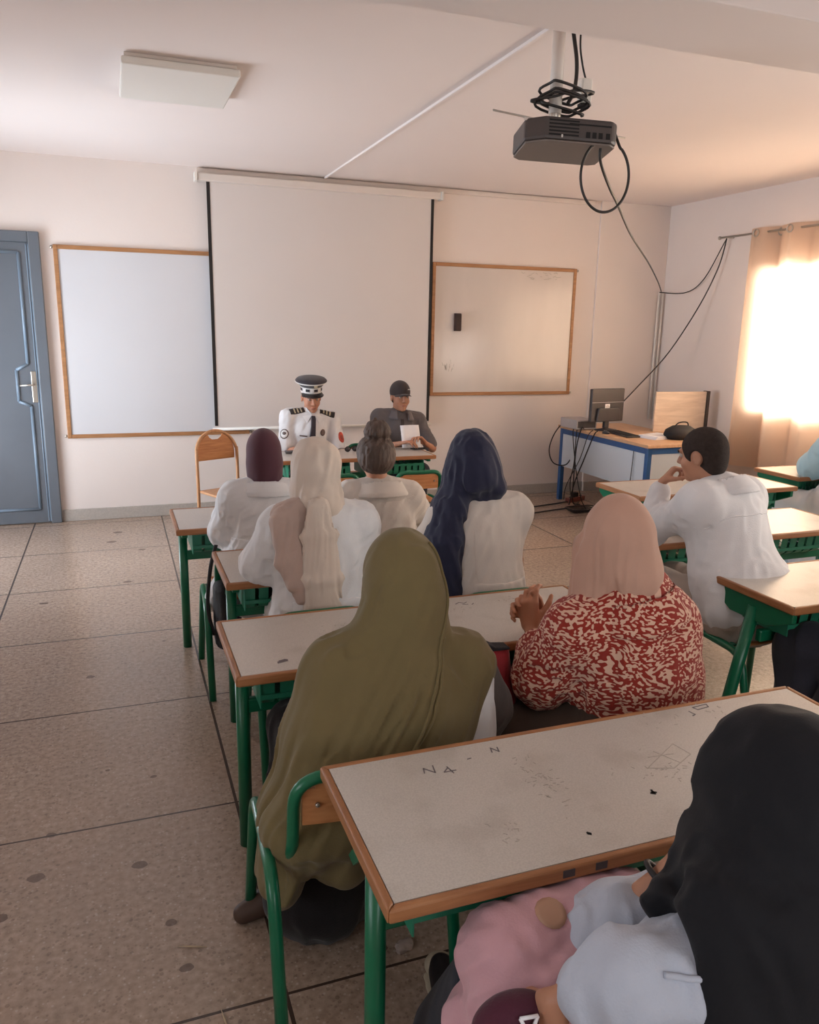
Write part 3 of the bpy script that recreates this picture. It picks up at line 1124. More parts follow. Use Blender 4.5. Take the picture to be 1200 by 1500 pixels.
# cables and power strip around the computer desk
o = empty('power_strip', (4.42, 6.95, 0), R(20))
tag(o, 'reddish power strip on the floor under the computer desk', 'power strip')
MB().box2((-.13, -.03, .0), (.13, .03, .05)).build('body', mat('red_plastic', (120, 62, 52), .5), o, .01)
for i in range(3):
    MB().lathe([(.017, 0), (.017, .004), (.012, .005)], (-.08 + .08 * i, 0, .05), 14).build('socket', MAT['dark'], o)
MB().box2((-.06, -.025, .05), (.02, .02, .095)).build('plug', MAT['dark'], o, .006)
CABS = [
    ('black cable looping out left from the desk top corner', [(4.33, 6.98, .80), (4.25, 7.0, .81), (4.12, 6.95, .70), (4.06, 6.92, .55), (4.12, 6.92, .42), (4.25, 6.90, .40), (4.34, 6.92, .50)], .006),
    ('black cable dropping straight from the grey box to the floor', [(4.28, 6.66, .80), (4.25, 6.66, .79), (4.235, 6.70, .6), (4.24, 6.72, .3), (4.26, 6.74, .05), (4.36, 6.76, .01)], .006),
    ('black cable hanging in a wide bend to the power strip', [(4.28, 6.72, .80), (4.24, 6.72, .77), (4.22, 6.70, .45), (4.24, 6.78, .25), (4.34, 6.90, .06), (4.40, 6.92, .06)], .005),
    ('grey cable falling from the grey box between two black ones', [(4.28, 6.76, .80), (4.23, 6.77, .75), (4.22, 6.66, .40), (4.25, 6.58, .12), (4.30, 6.55, .01)], .005),
    ('black cable slanting from the monitor foot to the floor', [(4.28, 6.42, .80), (4.24, 6.42, .76), (4.23, 6.55, .5), (4.24, 6.70, .25), (4.22, 6.74, .02)], .006),
    ('thin black cable slanting across the pale panel', [(4.28, 6.50, .80), (4.24, 6.52, .74), (4.23, 6.62, .5), (4.25, 6.86, .2), (4.30, 6.98, .02)], .004),
    ('black cable drooping behind the pale panel to the floor', [(4.40, 6.3, .36), (4.40, 6.30, .2), (4.44, 6.22, .08), (4.52, 6.15, .01)], .006),
    ('black cable lying on the floor towards the front desk', [(4.36, 6.92, .012), (4.15, 6.86, .012), (3.9, 6.80, .012), (3.6, 6.72, .012), (3.2, 6.78, .012)], .007),
    ('second black cable on the floor towards the front desk', [(4.40, 6.85, .012), (4.2, 6.66, .012), (3.95, 6.60, .012), (3.6, 6.52, .012), (3.1, 6.44, .012)], .007),
]
for lab, pts, r in CABS:
    tag(MB().tube(bez(pts, 8), r, 8).build('power_cable', MAT['cable']), lab, 'cable', 'cables around the computer desk')
coil = MB()
rr = random.Random(5)
for k in range(4):
    pts = []
    ph = rr.uniform(0, 6)
    for i in range(24):
        a = 2 * PI * i / 24
        pts.append((4.22 + (.10 + .02 * k) * math.cos(a) + .02 * math.sin(2 * a + ph), 6.50 + (.07 + .012 * k) * math.sin(a), .010 + .010 * k + .004 * math.sin(3 * a)))
    coil.tube(pts, .0055, 6, None, False, True)
tag(coil.build('cable_coil', MAT['cable']), 'coil of black cable on the floor before the computer desk', 'cable', 'cables around the computer desk')
coil = MB()
for k in range(4):
    pts = []
    ph = rr.uniform(0, 6)
    for i in range(24):
        a = 2 * PI * i / 24
        pts.append((4.262 + .006 * k, 5.86 + (.045 + .012 * k) * math.cos(a), .30 + (.055 + .012 * k) * math.sin(a) + .01 * math.sin(2 * a + ph)))
    coil.tube(pts, .004, 6, None, False, True)
coil.tube(bez([(4.27, 5.86, .35), (4.278, 5.85, .45), (4.282, 5.84, .70)]), .004, 6)
tag(coil.build('hanging_coil', MAT['cable']), 'small coil of black cable hanging at the near leg of the computer desk', 'cable', 'cables around the computer desk')

# ================================================================== PEOPLE: smooth solids built from limbs and drapes
def A3(p):
    return np.array(p, dtype=np.float64)


def unit(v):
    v = A3(v)
    return v / (np.linalg.norm(v) + 1e-12)


def rx(a):
    c, s = math.cos(R(a)), math.sin(R(a))
    return np.array([[1, 0, 0], [0, c, -s], [0, s, c]])


def ry(a):
    c, s = math.cos(R(a)), math.sin(R(a))
    return np.array([[c, 0, s], [0, 1, 0], [-s, 0, c]])


def rzm_(a):
    c, s = math.cos(R(a)), math.sin(R(a))
    return np.array([[c, -s, 0], [s, c, 0], [0, 0, 1]])


def Cn(a, b, ra, rb, k=None, op=1):
    """limb: round cone from a to b"""
    return dict(t='c', a=A3(a), b=A3(b), ra=ra, rb=rb, k=k, op=op)


def El(c, r, rot=None, k=None, op=1):
    """ellipsoid"""
    return dict(t='e', c=A3(c), r=A3(r), rot=np.eye(3) if rot is None else rot, k=k, op=op)


def Xc(a, b, r0, r1, u, k=None, op=1):
    """flattened cone: r=(radius along u, radius across u) at either end"""
    return dict(t='x', a=A3(a), b=A3(b), r0=A3(r0), r1=A3(r1), u=A3(u), k=k, op=op)


def Pl(p, n, k=None):
    """cuts away everything on the side n points to"""
    return dict(t='p', p=A3(p), n=unit(n), k=k, op=-2)


def bbox(q):
    if q['t'] == 'c':
        r = max(q['ra'], q['rb'])
        return np.minimum(q['a'], q['b']) - r, np.maximum(q['a'], q['b']) + r
    if q['t'] == 'x':
        r = max(q['r0'].max(), q['r1'].max())
        return np.minimum(q['a'], q['b']) - r, np.maximum(q['a'], q['b']) + r
    e = np.sqrt(((q['rot'] * q['r'][None, :]) ** 2).sum(1))
    return q['c'] - e, q['c'] + e


def dist(q, P):
    if q['t'] == 'c':
        ba = q['b'] - q['a']
        L2 = ba @ ba + 1e-12
        pa = P - q['a']
        t = np.clip((pa @ ba) / L2, 0, 1)
        d = pa - t[..., None] * ba
        return np.sqrt((d * d).sum(-1)) - (q['ra'] + (q['rb'] - q['ra']) * t)
    if q['t'] == 'x':
        ba = q['b'] - q['a']
        L2 = ba @ ba + 1e-12
        ax = ba / math.sqrt(L2)
        u = q['u'] - ax * (q['u'] @ ax)
        u = u / np.linalg.norm(u)
        w = np.cross(ax, u)
        pa = P - q['a']
        t = np.clip((pa @ ba) / L2, 0, 1)
        d = pa - t[..., None] * ba
        ru = q['r0'][0] + (q['r1'][0] - q['r0'][0]) * t
        rw = q['r0'][1] + (q['r1'][1] - q['r0'][1]) * t
        rm = np.minimum(ru, rw)
        l = np.sqrt(((d @ u) / ru) ** 2 + ((d @ w) / rw) ** 2 + ((d @ ax) / rm) ** 2)
        return (l - 1) * rm
    if q['t'] == 'p':
        return (P - q['p']) @ q['n']
    p = (P - q['c']) @ q['rot']
    k0 = np.sqrt(((p / q['r']) ** 2).sum(-1))
    k1 = np.sqrt(((p / (q['r'] ** 2)) ** 2).sum(-1)) + 1e-9
    return k0 * (k0 - 1) / k1


def hsh(ix, iy, iz, seed):
    h = (ix.astype(np.int64) * 374761393 + iy.astype(np.int64) * 668265263 + iz.astype(np.int64) * 2147483647 + seed * 1274126177) & 0xFFFFFFFF
    h = ((h ^ (h >> 13)) * 1274126177) & 0xFFFFFFFF
    h = h ^ (h >> 16)
    return (h & 0xFFFF) / 65535.0


def vnoise(P, seed=0):
    """smooth value noise, 0..1"""
    i = np.floor(P)
    f = P - i
    u = f * f * f * (f * (f * 6 - 15) + 10)
    ix, iy, iz = i[:, 0], i[:, 1], i[:, 2]
    out = 0
    for dx in (0, 1):
        wx = u[:, 0] if dx else 1 - u[:, 0]
        for dy in (0, 1):
            wy = u[:, 1] if dy else 1 - u[:, 1]
            for dz in (0, 1):
                wz = u[:, 2] if dz else 1 - u[:, 2]
                out = out + wx * wy * wz * hsh(ix + dx, iy + dy, iz + dz, seed)
    return out


def folds(P, specs):
    """sum of cloth folds; each spec: amplitude, frequency, direction the folds run along, stretch along it, seed[, box centre, box radius]"""
    d = np.zeros(len(P))
    for s in specs:
        amp, fr, run, st, seed = s[:5]
        run = unit(run)
        wv = (vnoise(P * 5.0, seed + 50) - .5)[:, None] * .05
        q = P + wv
        q = q - (q @ run)[:, None] * run * (1 - st)
        n = vnoise(q * fr, seed)
        n = 1 - np.abs(2 * n - 1)
        n = n * n * (3 - 2 * n)
        if len(s) > 5:
            dd = np.sqrt((((P - A3(s[5])) / A3(s[6])) ** 2).sum(-1))
            n = n * np.clip(1.6 - dd, 0, 1)
        d += amp * n
    return d


def solid(name, prims, m, parent=None, h=.007, k=.03, fold=None, world_to=None):
    """one continuous surface round the smooth union of the limbs"""
    adds = [q for q in prims if q['op'] == 1]
    lo = np.min([bbox(q)[0] for q in adds], 0) - .03
    hi = np.max([bbox(q)[1] for q in adds], 0) + .03
    lo[2] = max(lo[2], -.012)
    n = np.ceil((hi - lo) / h).astype(int) + 1
    ax = [lo[i] + h * np.arange(n[i]) for i in range(3)]
    D = np.full(n, 1.0, np.float32)
    for q in prims:
        kk = k if q['k'] is None else q['k']
        if q['t'] == 'p':
            G = np.stack(np.meshgrid(*ax, indexing='ij'), -1)
            D = np.maximum(D, dist(q, G).astype(np.float32))
            continue
        b0, b1 = bbox(q)
        mg = kk + 2.5 * h + .004
        i0 = np.clip(np.floor((b0 - mg - lo) / h).astype(int), 0, n - 1)
        i1 = np.clip(np.ceil((b1 + mg - lo) / h).astype(int) + 1, 1, n)
        if (i1 <= i0).any():
            continue
        sl = tuple(slice(i0[i], i1[i]) for i in range(3))
        G = np.stack(np.meshgrid(*[ax[i][sl[i]] for i in range(3)], indexing='ij'), -1)
        d = dist(q, G).astype(np.float32)
        a = D[sl]
        if q['op'] == 1:
            hh = np.maximum(kk - np.abs(a - d), 0) / max(kk, 1e-6)
            D[sl] = np.minimum(a, d) - hh * hh * kk * .25
        else:
            d = -d
            hh = np.maximum(kk - np.abs(a - d), 0) / max(kk, 1e-6)
            D[sl] = np.maximum(a, d) + hh * hh * kk * .25
    if fold:
        I = np.argwhere(np.abs(D) < .035)
        P = lo + I * h
        D[I[:, 0], I[:, 1], I[:, 2]] -= folds(P, fold).astype(np.float32)
    # keep the surface closed at the grid border
    D[0], D[-1] = np.maximum(D[0], .001), np.maximum(D[-1], .001)
    D[:, 0], D[:, -1] = np.maximum(D[:, 0], .001), np.maximum(D[:, -1], .001)
    D[:, :, 0], D[:, :, -1] = np.maximum(D[:, :, 0], .001), np.maximum(D[:, :, -1], .001)
    S = D < 0
    c = S[:-1, :-1, :-1].astype(np.int8)
    tot = c.copy()
    for dx in (0, 1):
        for dy in (0, 1):
            for dz in (0, 1):
                if dx + dy + dz:
                    tot += S[dx:S.shape[0] - 1 + dx, dy:S.shape[1] - 1 + dy, dz:S.shape[2] - 1 + dz]
    cells = np.argwhere((tot > 0) & (tot < 8))
    idx = np.full(tot.shape, -1, np.int32)
    idx[cells[:, 0], cells[:, 1], cells[:, 2]] = np.arange(len(cells))
    acc = np.zeros((len(cells), 3))
    cnt = np.zeros(len(cells))
    cor = [(0, 0, 0), (1, 0, 0), (0, 1, 0), (1, 1, 0), (0, 0, 1), (1, 0, 1), (0, 1, 1), (1, 1, 1)]
    val = np.stack([D[cells[:, 0] + a, cells[:, 1] + b_, cells[:, 2] + c_] for a, b_, c_ in cor], 1).astype(np.float64)
    for (i, j) in ((0, 1), (2, 3), (4, 5), (6, 7), (0, 2), (1, 3), (4, 6), (5, 7), (0, 4), (1, 5), (2, 6), (3, 7)):
        va, vb = val[:, i], val[:, j]
        mk = (va < 0) != (vb < 0)
        t = np.where(mk, va / np.where(mk, va - vb, 1), 0)
        p = A3(cor[i]) + t[:, None] * (A3(cor[j]) - A3(cor[i]))
        acc += p * mk[:, None]
        cnt += mk
    V = lo + (cells + acc / cnt[:, None]) * h
    F = []
    for axn in range(3):
        sl0 = [slice(1, -1)] * 3
        sl1 = [slice(1, -1)] * 3
        sl0[axn], sl1[axn] = slice(0, -1), slice(1, None)
        s0, s1 = S[tuple(sl0)], S[tuple(sl1)]
        E = np.argwhere(s0 != s1)
        off = np.ones(3, int)
        off[axn] = 0
        E = E + off
        b_, c_ = (axn + 1) % 3, (axn + 2) % 3
        def cell(db, dc):
            q = E.copy()
            q[:, b_] += db
            q[:, c_] += dc
            return idx[q[:, 0], q[:, 1], q[:, 2]]
        quad = np.stack([cell(-1, -1), cell(0, -1), cell(0, 0), cell(-1, 0)], 1)
        inside = S[E[:, 0], E[:, 1], E[:, 2]]
        quad[~inside] = quad[~inside][:, ::-1]
        F.append(quad)
    F = np.concatenate(F)
    F = F[(F >= 0).all(1)]
    # light relaxation along the surface removes the grid's stair steps
    e = np.concatenate([F[:, [0, 1]], F[:, [1, 2]], F[:, [2, 3]], F[:, [3, 0]]])
    deg = np.bincount(e[:, 0], minlength=len(V)).astype(float) + 1e-9
    for lam in (.5, -.52, .5):
        sm = np.zeros_like(V)
        for kx in range(3):
            sm[:, kx] = np.bincount(e[:, 0], weights=V[e[:, 1], kx], minlength=len(V))
        ok = deg > .5
        V[ok] += lam * (sm[ok] / deg[ok][:, None] - V[ok])
    me = bpy.data.meshes.new(name)
    me.vertices.add(len(V))
    org = np.zeros(3)
    up_ = parent
    while up_ is not None:
        org = org + A3(up_.location)
        up_ = up_.parent
    me.vertices.foreach_set('co', (V - org).astype(np.float32).ravel())
    me.loops.add(F.size)
    me.loops.foreach_set('vertex_index', F.astype(np.int32).ravel())
    me.polygons.add(len(F))
    me.polygons.foreach_set('loop_start', np.arange(0, F.size, 4, dtype=np.int32))
    me.update(calc_edges=True)
    me.polygons.foreach_set('use_smooth', np.ones(len(F), bool))
    me.materials.append(m)
    me.validate()
    o = bpy.data.objects.new(name, me)
    COL.objects.link(o)
    if parent is not None:
        o.parent = parent
    return o


# ------------------------------------------------------------------ anatomy
def elbow(S, W, hint, l1, l2):
    """elbow of an arm of given lengths, bending towards hint"""
    S, W = A3(S), A3(W)
    d = np.linalg.norm(W - S)
    d2 = min(d, (l1 + l2) * .999)
    a = (l1 * l1 - l2 * l2 + d2 * d2) / (2 * d2)
    hgt = math.sqrt(max(l1 * l1 - a * a, 0))
    ax = (W - S) / d
    hv = A3(hint) - ax * (A3(hint) @ ax)
    return S + ax * a + unit(hv) * hgt


def pose(P, N, Hc, yaw=0.0, sw=.165, head=(0, 0, 0), sc=1.0, sl=None, sr=None, tilt=0.0):
    """P pelvis, N base of the neck, Hc middle of the head; yaw turns the shoulders; head = turn left, nod down, tilt right"""
    J = dict(P=A3(P), N=A3(N), H=A3(Hc), sc=sc)
    upv = unit(J['N'] - J['P'])
    r0 = rzm_(yaw) @ A3((1, 0, 0))
    rv = unit(r0 - upv * (r0 @ upv))
    fv = np.cross(upv, rv)
    J.update(up=upv, rv=rv, fv=fv, T=np.stack([rv, fv, upv], 1), flat=rzm_(yaw))
    J['SL'] = A3(sl) if sl is not None else J['N'] - rv * sw * sc - upv * (.055 * sc) + A3((0, 0, -tilt))
    J['SR'] = A3(sr) if sr is not None else J['N'] + rv * sw * sc - upv * (.055 * sc) + A3((0, 0, tilt))
    J['HR'] = rzm_(head[0]) @ rx(-head[1]) @ ry(head[2])
    f = J['flat']
    for s, n in ((-1, 'L'), (1, 'R')):
        J['hip' + n] = J['P'] + f @ A3((s * .085 * sc, .02, -.01))
        J['knee' + n] = J['hip' + n] + f @ A3((s * .03, .40 * sc, .01))
        J['ank' + n] = J['knee' + n] + f @ A3((0, -.02, 0))
        J['ank' + n][2] = .085
        J['toe' + n] = J['ank' + n] + f @ A3((s * .02, .15 * sc, 0))
        J['toe' + n][2] = .04
    return J


def arm(J, side, W, hint, hand=None, E=None, l1=.27, l2=.24):
    S = J['S' + side]
    J['W' + side] = A3(W)
    J['E' + side] = A3(E) if E is not None else elbow(S, W, hint, l1 * J['sc'], l2 * J['sc'])
    J['hand' + side] = hand or {}


def torso(J, t=0.0):
    P, N, T, s = J['P'], J['N'], J['T'], J['sc']
    L = lambda a: P + (N - P) * a
    return [El(L(.04), A3((.165, .125, .115)) * s + t, T), El(L(.36), A3((.135, .105, .14)) * s + t, T), El(L(.68), A3((.152, .112, .165)) * s + t, T),
            Cn(J['SL'], J['SR'], .058 * s + t, .058 * s + t), Cn(N - J['up'] * .03, J['SL'] + J['up'] * .01, .055 * s + t, .045 * s + t), Cn(N - J['up'] * .03, J['SR'] + J['up'] * .01, .055 * s + t, .045 * s + t)]


def arms(J, t=0.0, upto=1.0, ta=0.0, wrist=None):
    out = []
    for n in 'LR':
        if 'W' + n not in J:
            continue
        S, E, W = J['S' + n], J['E' + n], J['W' + n]
        s = J['sc']
        out.append(Cn(S, E, .052 * s + t, .042 * s + t))
        if upto > 0:
            W2 = E + (W - E) * upto
            rw = (.028 + (.042 - .028) * (1 - upto)) * s + t if wrist is None else wrist
            out.append(Cn(E, W2, .042 * s + t, rw))
    return out


def legs(J, t=0.0, shin=True):
    out = []
    s = J['sc']
    for n in 'LR':
        out.append(Cn(J['hip' + n], J['knee' + n], .082 * s + t, .058 * s + t))
        if shin:
            out.append(Cn(J['knee' + n], J['ank' + n], .054 * s + t, .036 * s + t))
    return out


def boxy(J, top, low, drop=.075, end=-.02):
    """straight-hanging back and front of a loose garment"""
    return [Xc(J['N'] - J['up'] * drop, J['P'] + J['up'] * end, top, low, J['rv'], .05)]


def feet(J, t=0.0):
    out = []
    for n in 'LR':
        a, b = J['ank' + n], J['toe' + n]
        out.append(Cn(a + A3((0, 0, -.03)), a + A3((0, 0, -.04)), .038 + t, .036 + t))
        out.append(Cn(a + A3((0, 0, -.04)), b, .036 + t, .030 + t))
    return out


def head_prims(J):
    c, Q = J['H'], J['HR'] * J.get('hs', 1.0)
    q = J['HR']
    w = lambda *p: c + Q @ A3(p)
    o = [El(w(0, -.014, .026), (.074, .094, .092), q), El(w(0, .022, -.045), (.056, .066, .074), q, .03), El(w(0, .062, -.096), (.024, .024, .020), q, .02),
         Cn(w(0, .084, .022), w(0, .106, -.022), .007, .012, .014), El(w(.012, .094, -.028), (.008, .010, .007), q, .008), El(w(-.012, .094, -.028), (.008, .010, .007), q, .008),
         Cn(w(-.036, .080, .030), w(.036, .080, .030), .010, .010, .018), El(w(.040, .058, -.028), (.020, .020, .022), q, .025), El(w(-.040, .058, -.028), (.020, .020, .022), q, .025),
         El(w(.032, .096, .012), (.016, .012, .009), q, .012, -1), El(w(-.032, .096, .012), (.016, .012, .009), q, .012, -1),
         El(w(0, .086, -.060), (.022, .010, .0055), q, .006), El(w(0, .084, -.070), (.019, .010, .0065), q, .006), El(w(0, .097, -.0645), (.020, .006, .0015), q, .003, -1)]
    for s in (-1, 1):
        o += [El(w(s * .078, -.012, -.004), (.009, .020, .031), q, .006), El(w(s * .088, -.008, -.002), (.006, .010, .018), q, .005, -1)]
    o.append(Cn(w(0, -.024, -.07), J['N'] + J['up'] * .0, .052, .058, .02))
    return o


def face_bits(J, body, brow=(46, 34, 28), closed=False):
    """eyes, brows and lips as small pieces of the body"""
    c, q = J['H'], J['HR']
    org = A3(body.parent.location)
    w = lambda *p: Vector(tuple(c + q @ A3(p) - org))
    rot = Matrix([list(r) for r in q])
    for s in (-1, 1):
        e = MB()
        e.lathe([(.0105 * math.sin(PI * i / 8) + 1e-5, -.0105 * math.cos(PI * i / 8)) for i in range(9)], w(s * .032, .0755, .011), 12)
        eo = e.build('eye', MATP['eye_white'], body)
        ir = MB().lathe([(.001, .0098), (.0052, .0094), (.0056, .0085)], w(s * .032, .0755, .011), 12, None, Matrix([list(r) for r in q]) @ Matrix.Rotation(R(-75), 3, 'X')).build('iris', MATP['iris'], eo)
        b = MB().tube(bez([w(s * .014, .0905, .029), w(s * .032, .0905, .034), w(s * .052, .080, .029)], 4), [.003] + [.0042] * 7 + [.002], 8)
        b.build('eyebrow', mat('brow_hair', brow, .9), body)
    lp = MB()
    lp.tube(bez([w(-.021, .0905, -.0645), w(0, .098, -.061), w(.021, .0905, -.0645)], 4), [.0015] + [.0038] * 7 + [.0015], 8)
    lp.build('lips', MATP['lips'], body)


def hand_prims(W, d, pn, side, curl=(20, 25, 20), spread=1.0, thumb=(.55, .7, .3), sc=1.0, curls=None):
    """palm, five separate fingers with three joints, and a thumb rooted at the side of the palm"""
    W, d = A3(W), unit(d)
    pn = unit(A3(pn) - d * (A3(pn) @ d))
    t = np.cross(pn, d) * (-1 if side == 'R' else 1)   # towards the thumb
    s = sc
    out = []
    lens = (1.0, 1.10, 1.02, .80)
    for i, (o_, fl) in enumerate(zip((.030, .010, -.010, -.029), lens)):
        k0 = W + d * (.012 * s) + t * (o_ * .55 * s)
        k1 = W + d * ((.088 - .004 * abs(i - 1)) * s) + t * (o_ * s * 1.0)
        out.append(Cn(k0, k1, .0145 * s, .0115 * s, .012))
        dirv = unit(d + t * (o_ * 2.2 * (spread - .6)))
        p = k1
        ang = 0
        cc = curls[i] if curls else curl
        for L_, c_, r0, r1 in zip((.043, .027, .021), cc, (.0098, .0088, .0078), (.0088, .0078, .0066)):
            ang += c_
            v = dirv * math.cos(R(ang)) + pn * math.sin(R(ang))
            q = p + v * (L_ * fl * s)
            out.append(Cn(p, q, r0 * s, r1 * s, .004))
            p = q
    b = W + d * (.026 * s) + t * (.022 * s) + pn * .006
    td = unit(d * thumb[0] + t * thumb[1] + pn * thumb[2])
    p1 = b + td * (.042 * s)
    td2 = unit(td + d * .35 + pn * .25)
    p2 = p1 + td2 * (.032 * s)
    td3 = unit(td2 + d * .25 + pn * .2 - t * .2)
    p3 = p2 + td3 * (.025 * s)
    out += [Cn(b, p1, .0150 * s, .0115 * s, .012), Cn(p1, p2, .0108 * s, .0098 * s, .004), Cn(p2, p3, .0098 * s, .0078 * s, .004)]
    return out


def body_prims(J):
    o = torso(J, -.012) + legs(J, -.012) + feet(J, -.008)
    o += head_prims(J)
    o += arms(J, -.008)
    for n in 'LR':
        if 'W' + n in J:
            hd = J['hand' + n]
            W, E = J['W' + n], J['E' + n]
            d = hd.get('d', W - E)
            out = hand_prims(W, d, hd.get('pn', (0, 0, -1)), n, hd.get('curl', (25, 30, 25)), hd.get('spread', 1.0), hd.get('thumb', (.55, .7, .3)), hd.get('sc', 1.0), hd.get('curls'))
            o += out
    return o


def skin_mat(name, rgb):
    m = mat(name, rgb, .55, var=.05, vscale=14, bump=.06, bscale=160)
    m.node_tree.nodes['Principled BSDF'].inputs['Subsurface Weight'].default_value = .06
    m.node_tree.nodes['Principled BSDF'].inputs['Subsurface Radius'].default_value = (.012, .005, .003)
    return m


def cloth(name, rgb, rough=.88, bump=.15, bscale=220, var=.04, sheen=.15):
    return mat(name, rgb, rough, 0, var, 9, bump, bscale, .25, 0, sheen)


MATP = dict(
    eye_white=mat('eye_white', (176, 164, 154), .4), iris=mat('iris', (38, 26, 20), .2), lips=mat('lips', (150, 88, 78), .5),
    skin=skin_mat('olive_skin', (176, 126, 100)), skin_tan=skin_mat('tan_skin', (186, 130, 104)), skin_dark=skin_mat('brown_skin', (176, 124, 98)), skin_warm=skin_mat('warm_skin', (186, 130, 100)),
    coat=cloth('white_coat_cotton', (220, 221, 224)), coat_cream=cloth('cream_coat_cotton', (208, 199, 191)), shirt=cloth('white_shirt_cotton', (222, 220, 222)),
    maroon=cloth('maroon_jersey', (86, 54, 64), .85, .08), beige=cloth('beige_satin', (206, 192, 180), .6, .08), rose=cloth('dusty_rose_scarf', (182, 160, 150), .7, .08),
    navy=cloth('navy_scarf', (40, 42, 64), .8, .1), olive=cloth('olive_jersey', (112, 99, 66), .8, .08), tan=cloth('tan_jersey', (188, 150, 132), .85, .08),
    black=cloth('black_jersey', (20, 20, 25), .8, .06, sheen=.05), hoodie=cloth('pale_grey_fleece', (180, 186, 200), .92, .15),
    polo=cloth('grey_polo_knit', (98, 92, 94), .9, .2), cap=cloth('charcoal_cap', (62, 54, 54), .85, .15), tie=cloth('dark_tie', (58, 50, 58), .6, .05),
    capdark=cloth('navy_black_cap', (52, 46, 52), .6, .05), capwhite=mat('white_cap_band', (228, 224, 222), .5), visor=mat('visor_gloss', (40, 30, 28), .25),
    epaulette=mat('epaulette_black', (42, 36, 36), .6), gold=mat('pale_braid', (190, 178, 150), .5), red=mat('red_patch', (190, 72, 56), .7), badge=mat('dark_badge', (92, 74, 72), .4, .3),
    trousers=cloth('dark_navy_cotton', (44, 44, 54)), beigetrousers=cloth('beige_cotton_twill', (172, 160, 150)), darkskirt=cloth('dark_brown_skirt', (50, 38, 34)), blackskirt=cloth('black_skirt', (30, 27, 29)),
    navyskirt=cloth('navy_skirt', (26, 30, 44)), charcoal=cloth('charcoal_sleeve', (88, 80, 78)), aqua=cloth('pale_aqua_cotton', (176, 206, 216)),
    hair=mat('dark_brown_hair', (84, 68, 60), .6, 0, .30, 30, .5, 120, .4, stretch=(1, 1, .2)), crop=mat('cropped_black_hair', (56, 46, 42), .85, 0, .2, 60, .5, 400, .2),
    shoe=mat('black_shoe', (30, 26, 28), .5), brownshoe=mat('brown_shoe', (74, 54, 44), .6), cream_sole=mat('cream_sole', (170, 158, 138), .6),
    pink=cloth('pink_fleece', (200, 156, 164)), burgundy=cloth('burgundy_nylon', (72, 26, 44), .7), redbag=cloth('red_canvas', (146, 36, 42), .7),
    plaid=cloth('brown_skirt', (74, 60, 52)))


def print_blouse():
    m = cloth('rust_and_cream_print', (150, 52, 40))
    nt = m.node_tree
    N = nt.nodes
    L = nt.links.new
    tc = N.new('ShaderNodeTexCoord')
    mp = N.new('ShaderNodeMapping')
    mp.inputs['Scale'].default_value = (1, 1, 1.7)
    wn = N.new('ShaderNodeTexNoise')
    wn.inputs['Scale'].default_value = 7
    wn.inputs['Detail'].default_value = 1
    wm = N.new('ShaderNodeVectorMath')
    wm.operation = 'MULTIPLY_ADD'
    wm.inputs[1].default_value = (.09, .09, .09)
    n = N.new('ShaderNodeTexNoise')
    n.inputs['Scale'].default_value = 78
    n.inputs['Detail'].default_value = 0.0
    L(tc.outputs['Object'], wn.inputs['Vector'])
    L(wn.outputs['Color'], wm.inputs[0])
    L(tc.outputs['Object'], wm.inputs[2])
    L(wm.outputs[0], mp.inputs[0])
    L(mp.outputs[0], n.inputs['Vector'])
    rp = N.new('ShaderNodeValToRGB')
    rp.color_ramp.elements[0].position = .520
    rp.color_ramp.elements[1].position = .552
    rp.color_ramp.elements[0].color = (*lin((142, 44, 34)), 1)
    rp.color_ramp.elements[1].color = (*lin((212, 172, 150)), 1)
    L(n.outputs['Fac'], rp.inputs[0])
    L(rp.outputs[0], N['Principled BSDF'].inputs['Base Color'])
    return m


MATP['blouse'] = print_blouse()


def person(label, J, skin, hb=.0065):
    o = empty('person', (float(J['P'][0]), float(J['P'][1]), 0))
    tag(o, label, 'person')
    b = solid('body', body_prims(J), skin, o, hb, .022)
    return o, b


def shoes(J, o, m, t=.006):
    for n in 'LR':
        a, b = J['ank' + n], J['toe' + n]
        solid('shoe', [Cn(a + A3((0, 0, -.035)), a + A3((0, 0, -.045)), .043, .040), Cn(a + A3((0, 0, -.045)), b + A3((0, 0, .002)), .042, .036)], m, o, .007, .02)


def scarf(J, extra, m, o, h=.007, k=.03, fold=None, tight=1.0, name='headscarf', neck=.072):
    """headscarf: cap round the skull, wrap under the chin and round the neck, face left open"""
    c, q = J['H'], J['HR']
    w = lambda *p: c + q @ A3(p)
    pr = [El(w(0, -.014, .012), A3((.090, .108, .116)) * tight, q), El(w(0, .012, -.075), A3((.074, .078, .070)) * tight, q, .04), Cn(w(0, -.028, -.07), J['N'] + J['up'] * .01, neck, neck + .006, .04)] + extra
    pr.append(El(w(0, .135, -.018), (.058, .066, .080), q, .012, -1))
    return solid(name, pr, m, o, h, k, fold)


from mathutils.bvhtree import BVHTree


def snug(obj, pts, lift=.003):
    """points moved onto the surface of a garment (coordinates of the person)"""
    me = obj.data
    t = BVHTree.FromPolygons([v.co.copy() for v in me.vertices], [tuple(p.vertices) for p in me.polygons])
    out = []
    for p in pts:
        loc, nrm, _i, _d = t.find_nearest(Vector(p))
        out.append(loc + nrm * lift)
    return out


def seam(name, obj, pts, r, m, o, lift=.002, n=8, flat=1.0):
    """a stitched edge or piping lying on a garment"""
    org = A3(o.location)
    P = snug(obj, [tuple(A3(p) - org) for p in bez(pts, n)], lift)
    return MB().tube(P, r, 8, None, True, False, flat).build(name, m, obj)


def grow(prims, t):
    out = []
    for q in prims:
        q = dict(q)
        if q['op'] == 1:
            for k_ in ('ra', 'rb', 'r', 'r0', 'r1'):
                if k_ in q:
                    q[k_] = q[k_] + t
        out.append(q)
    return out


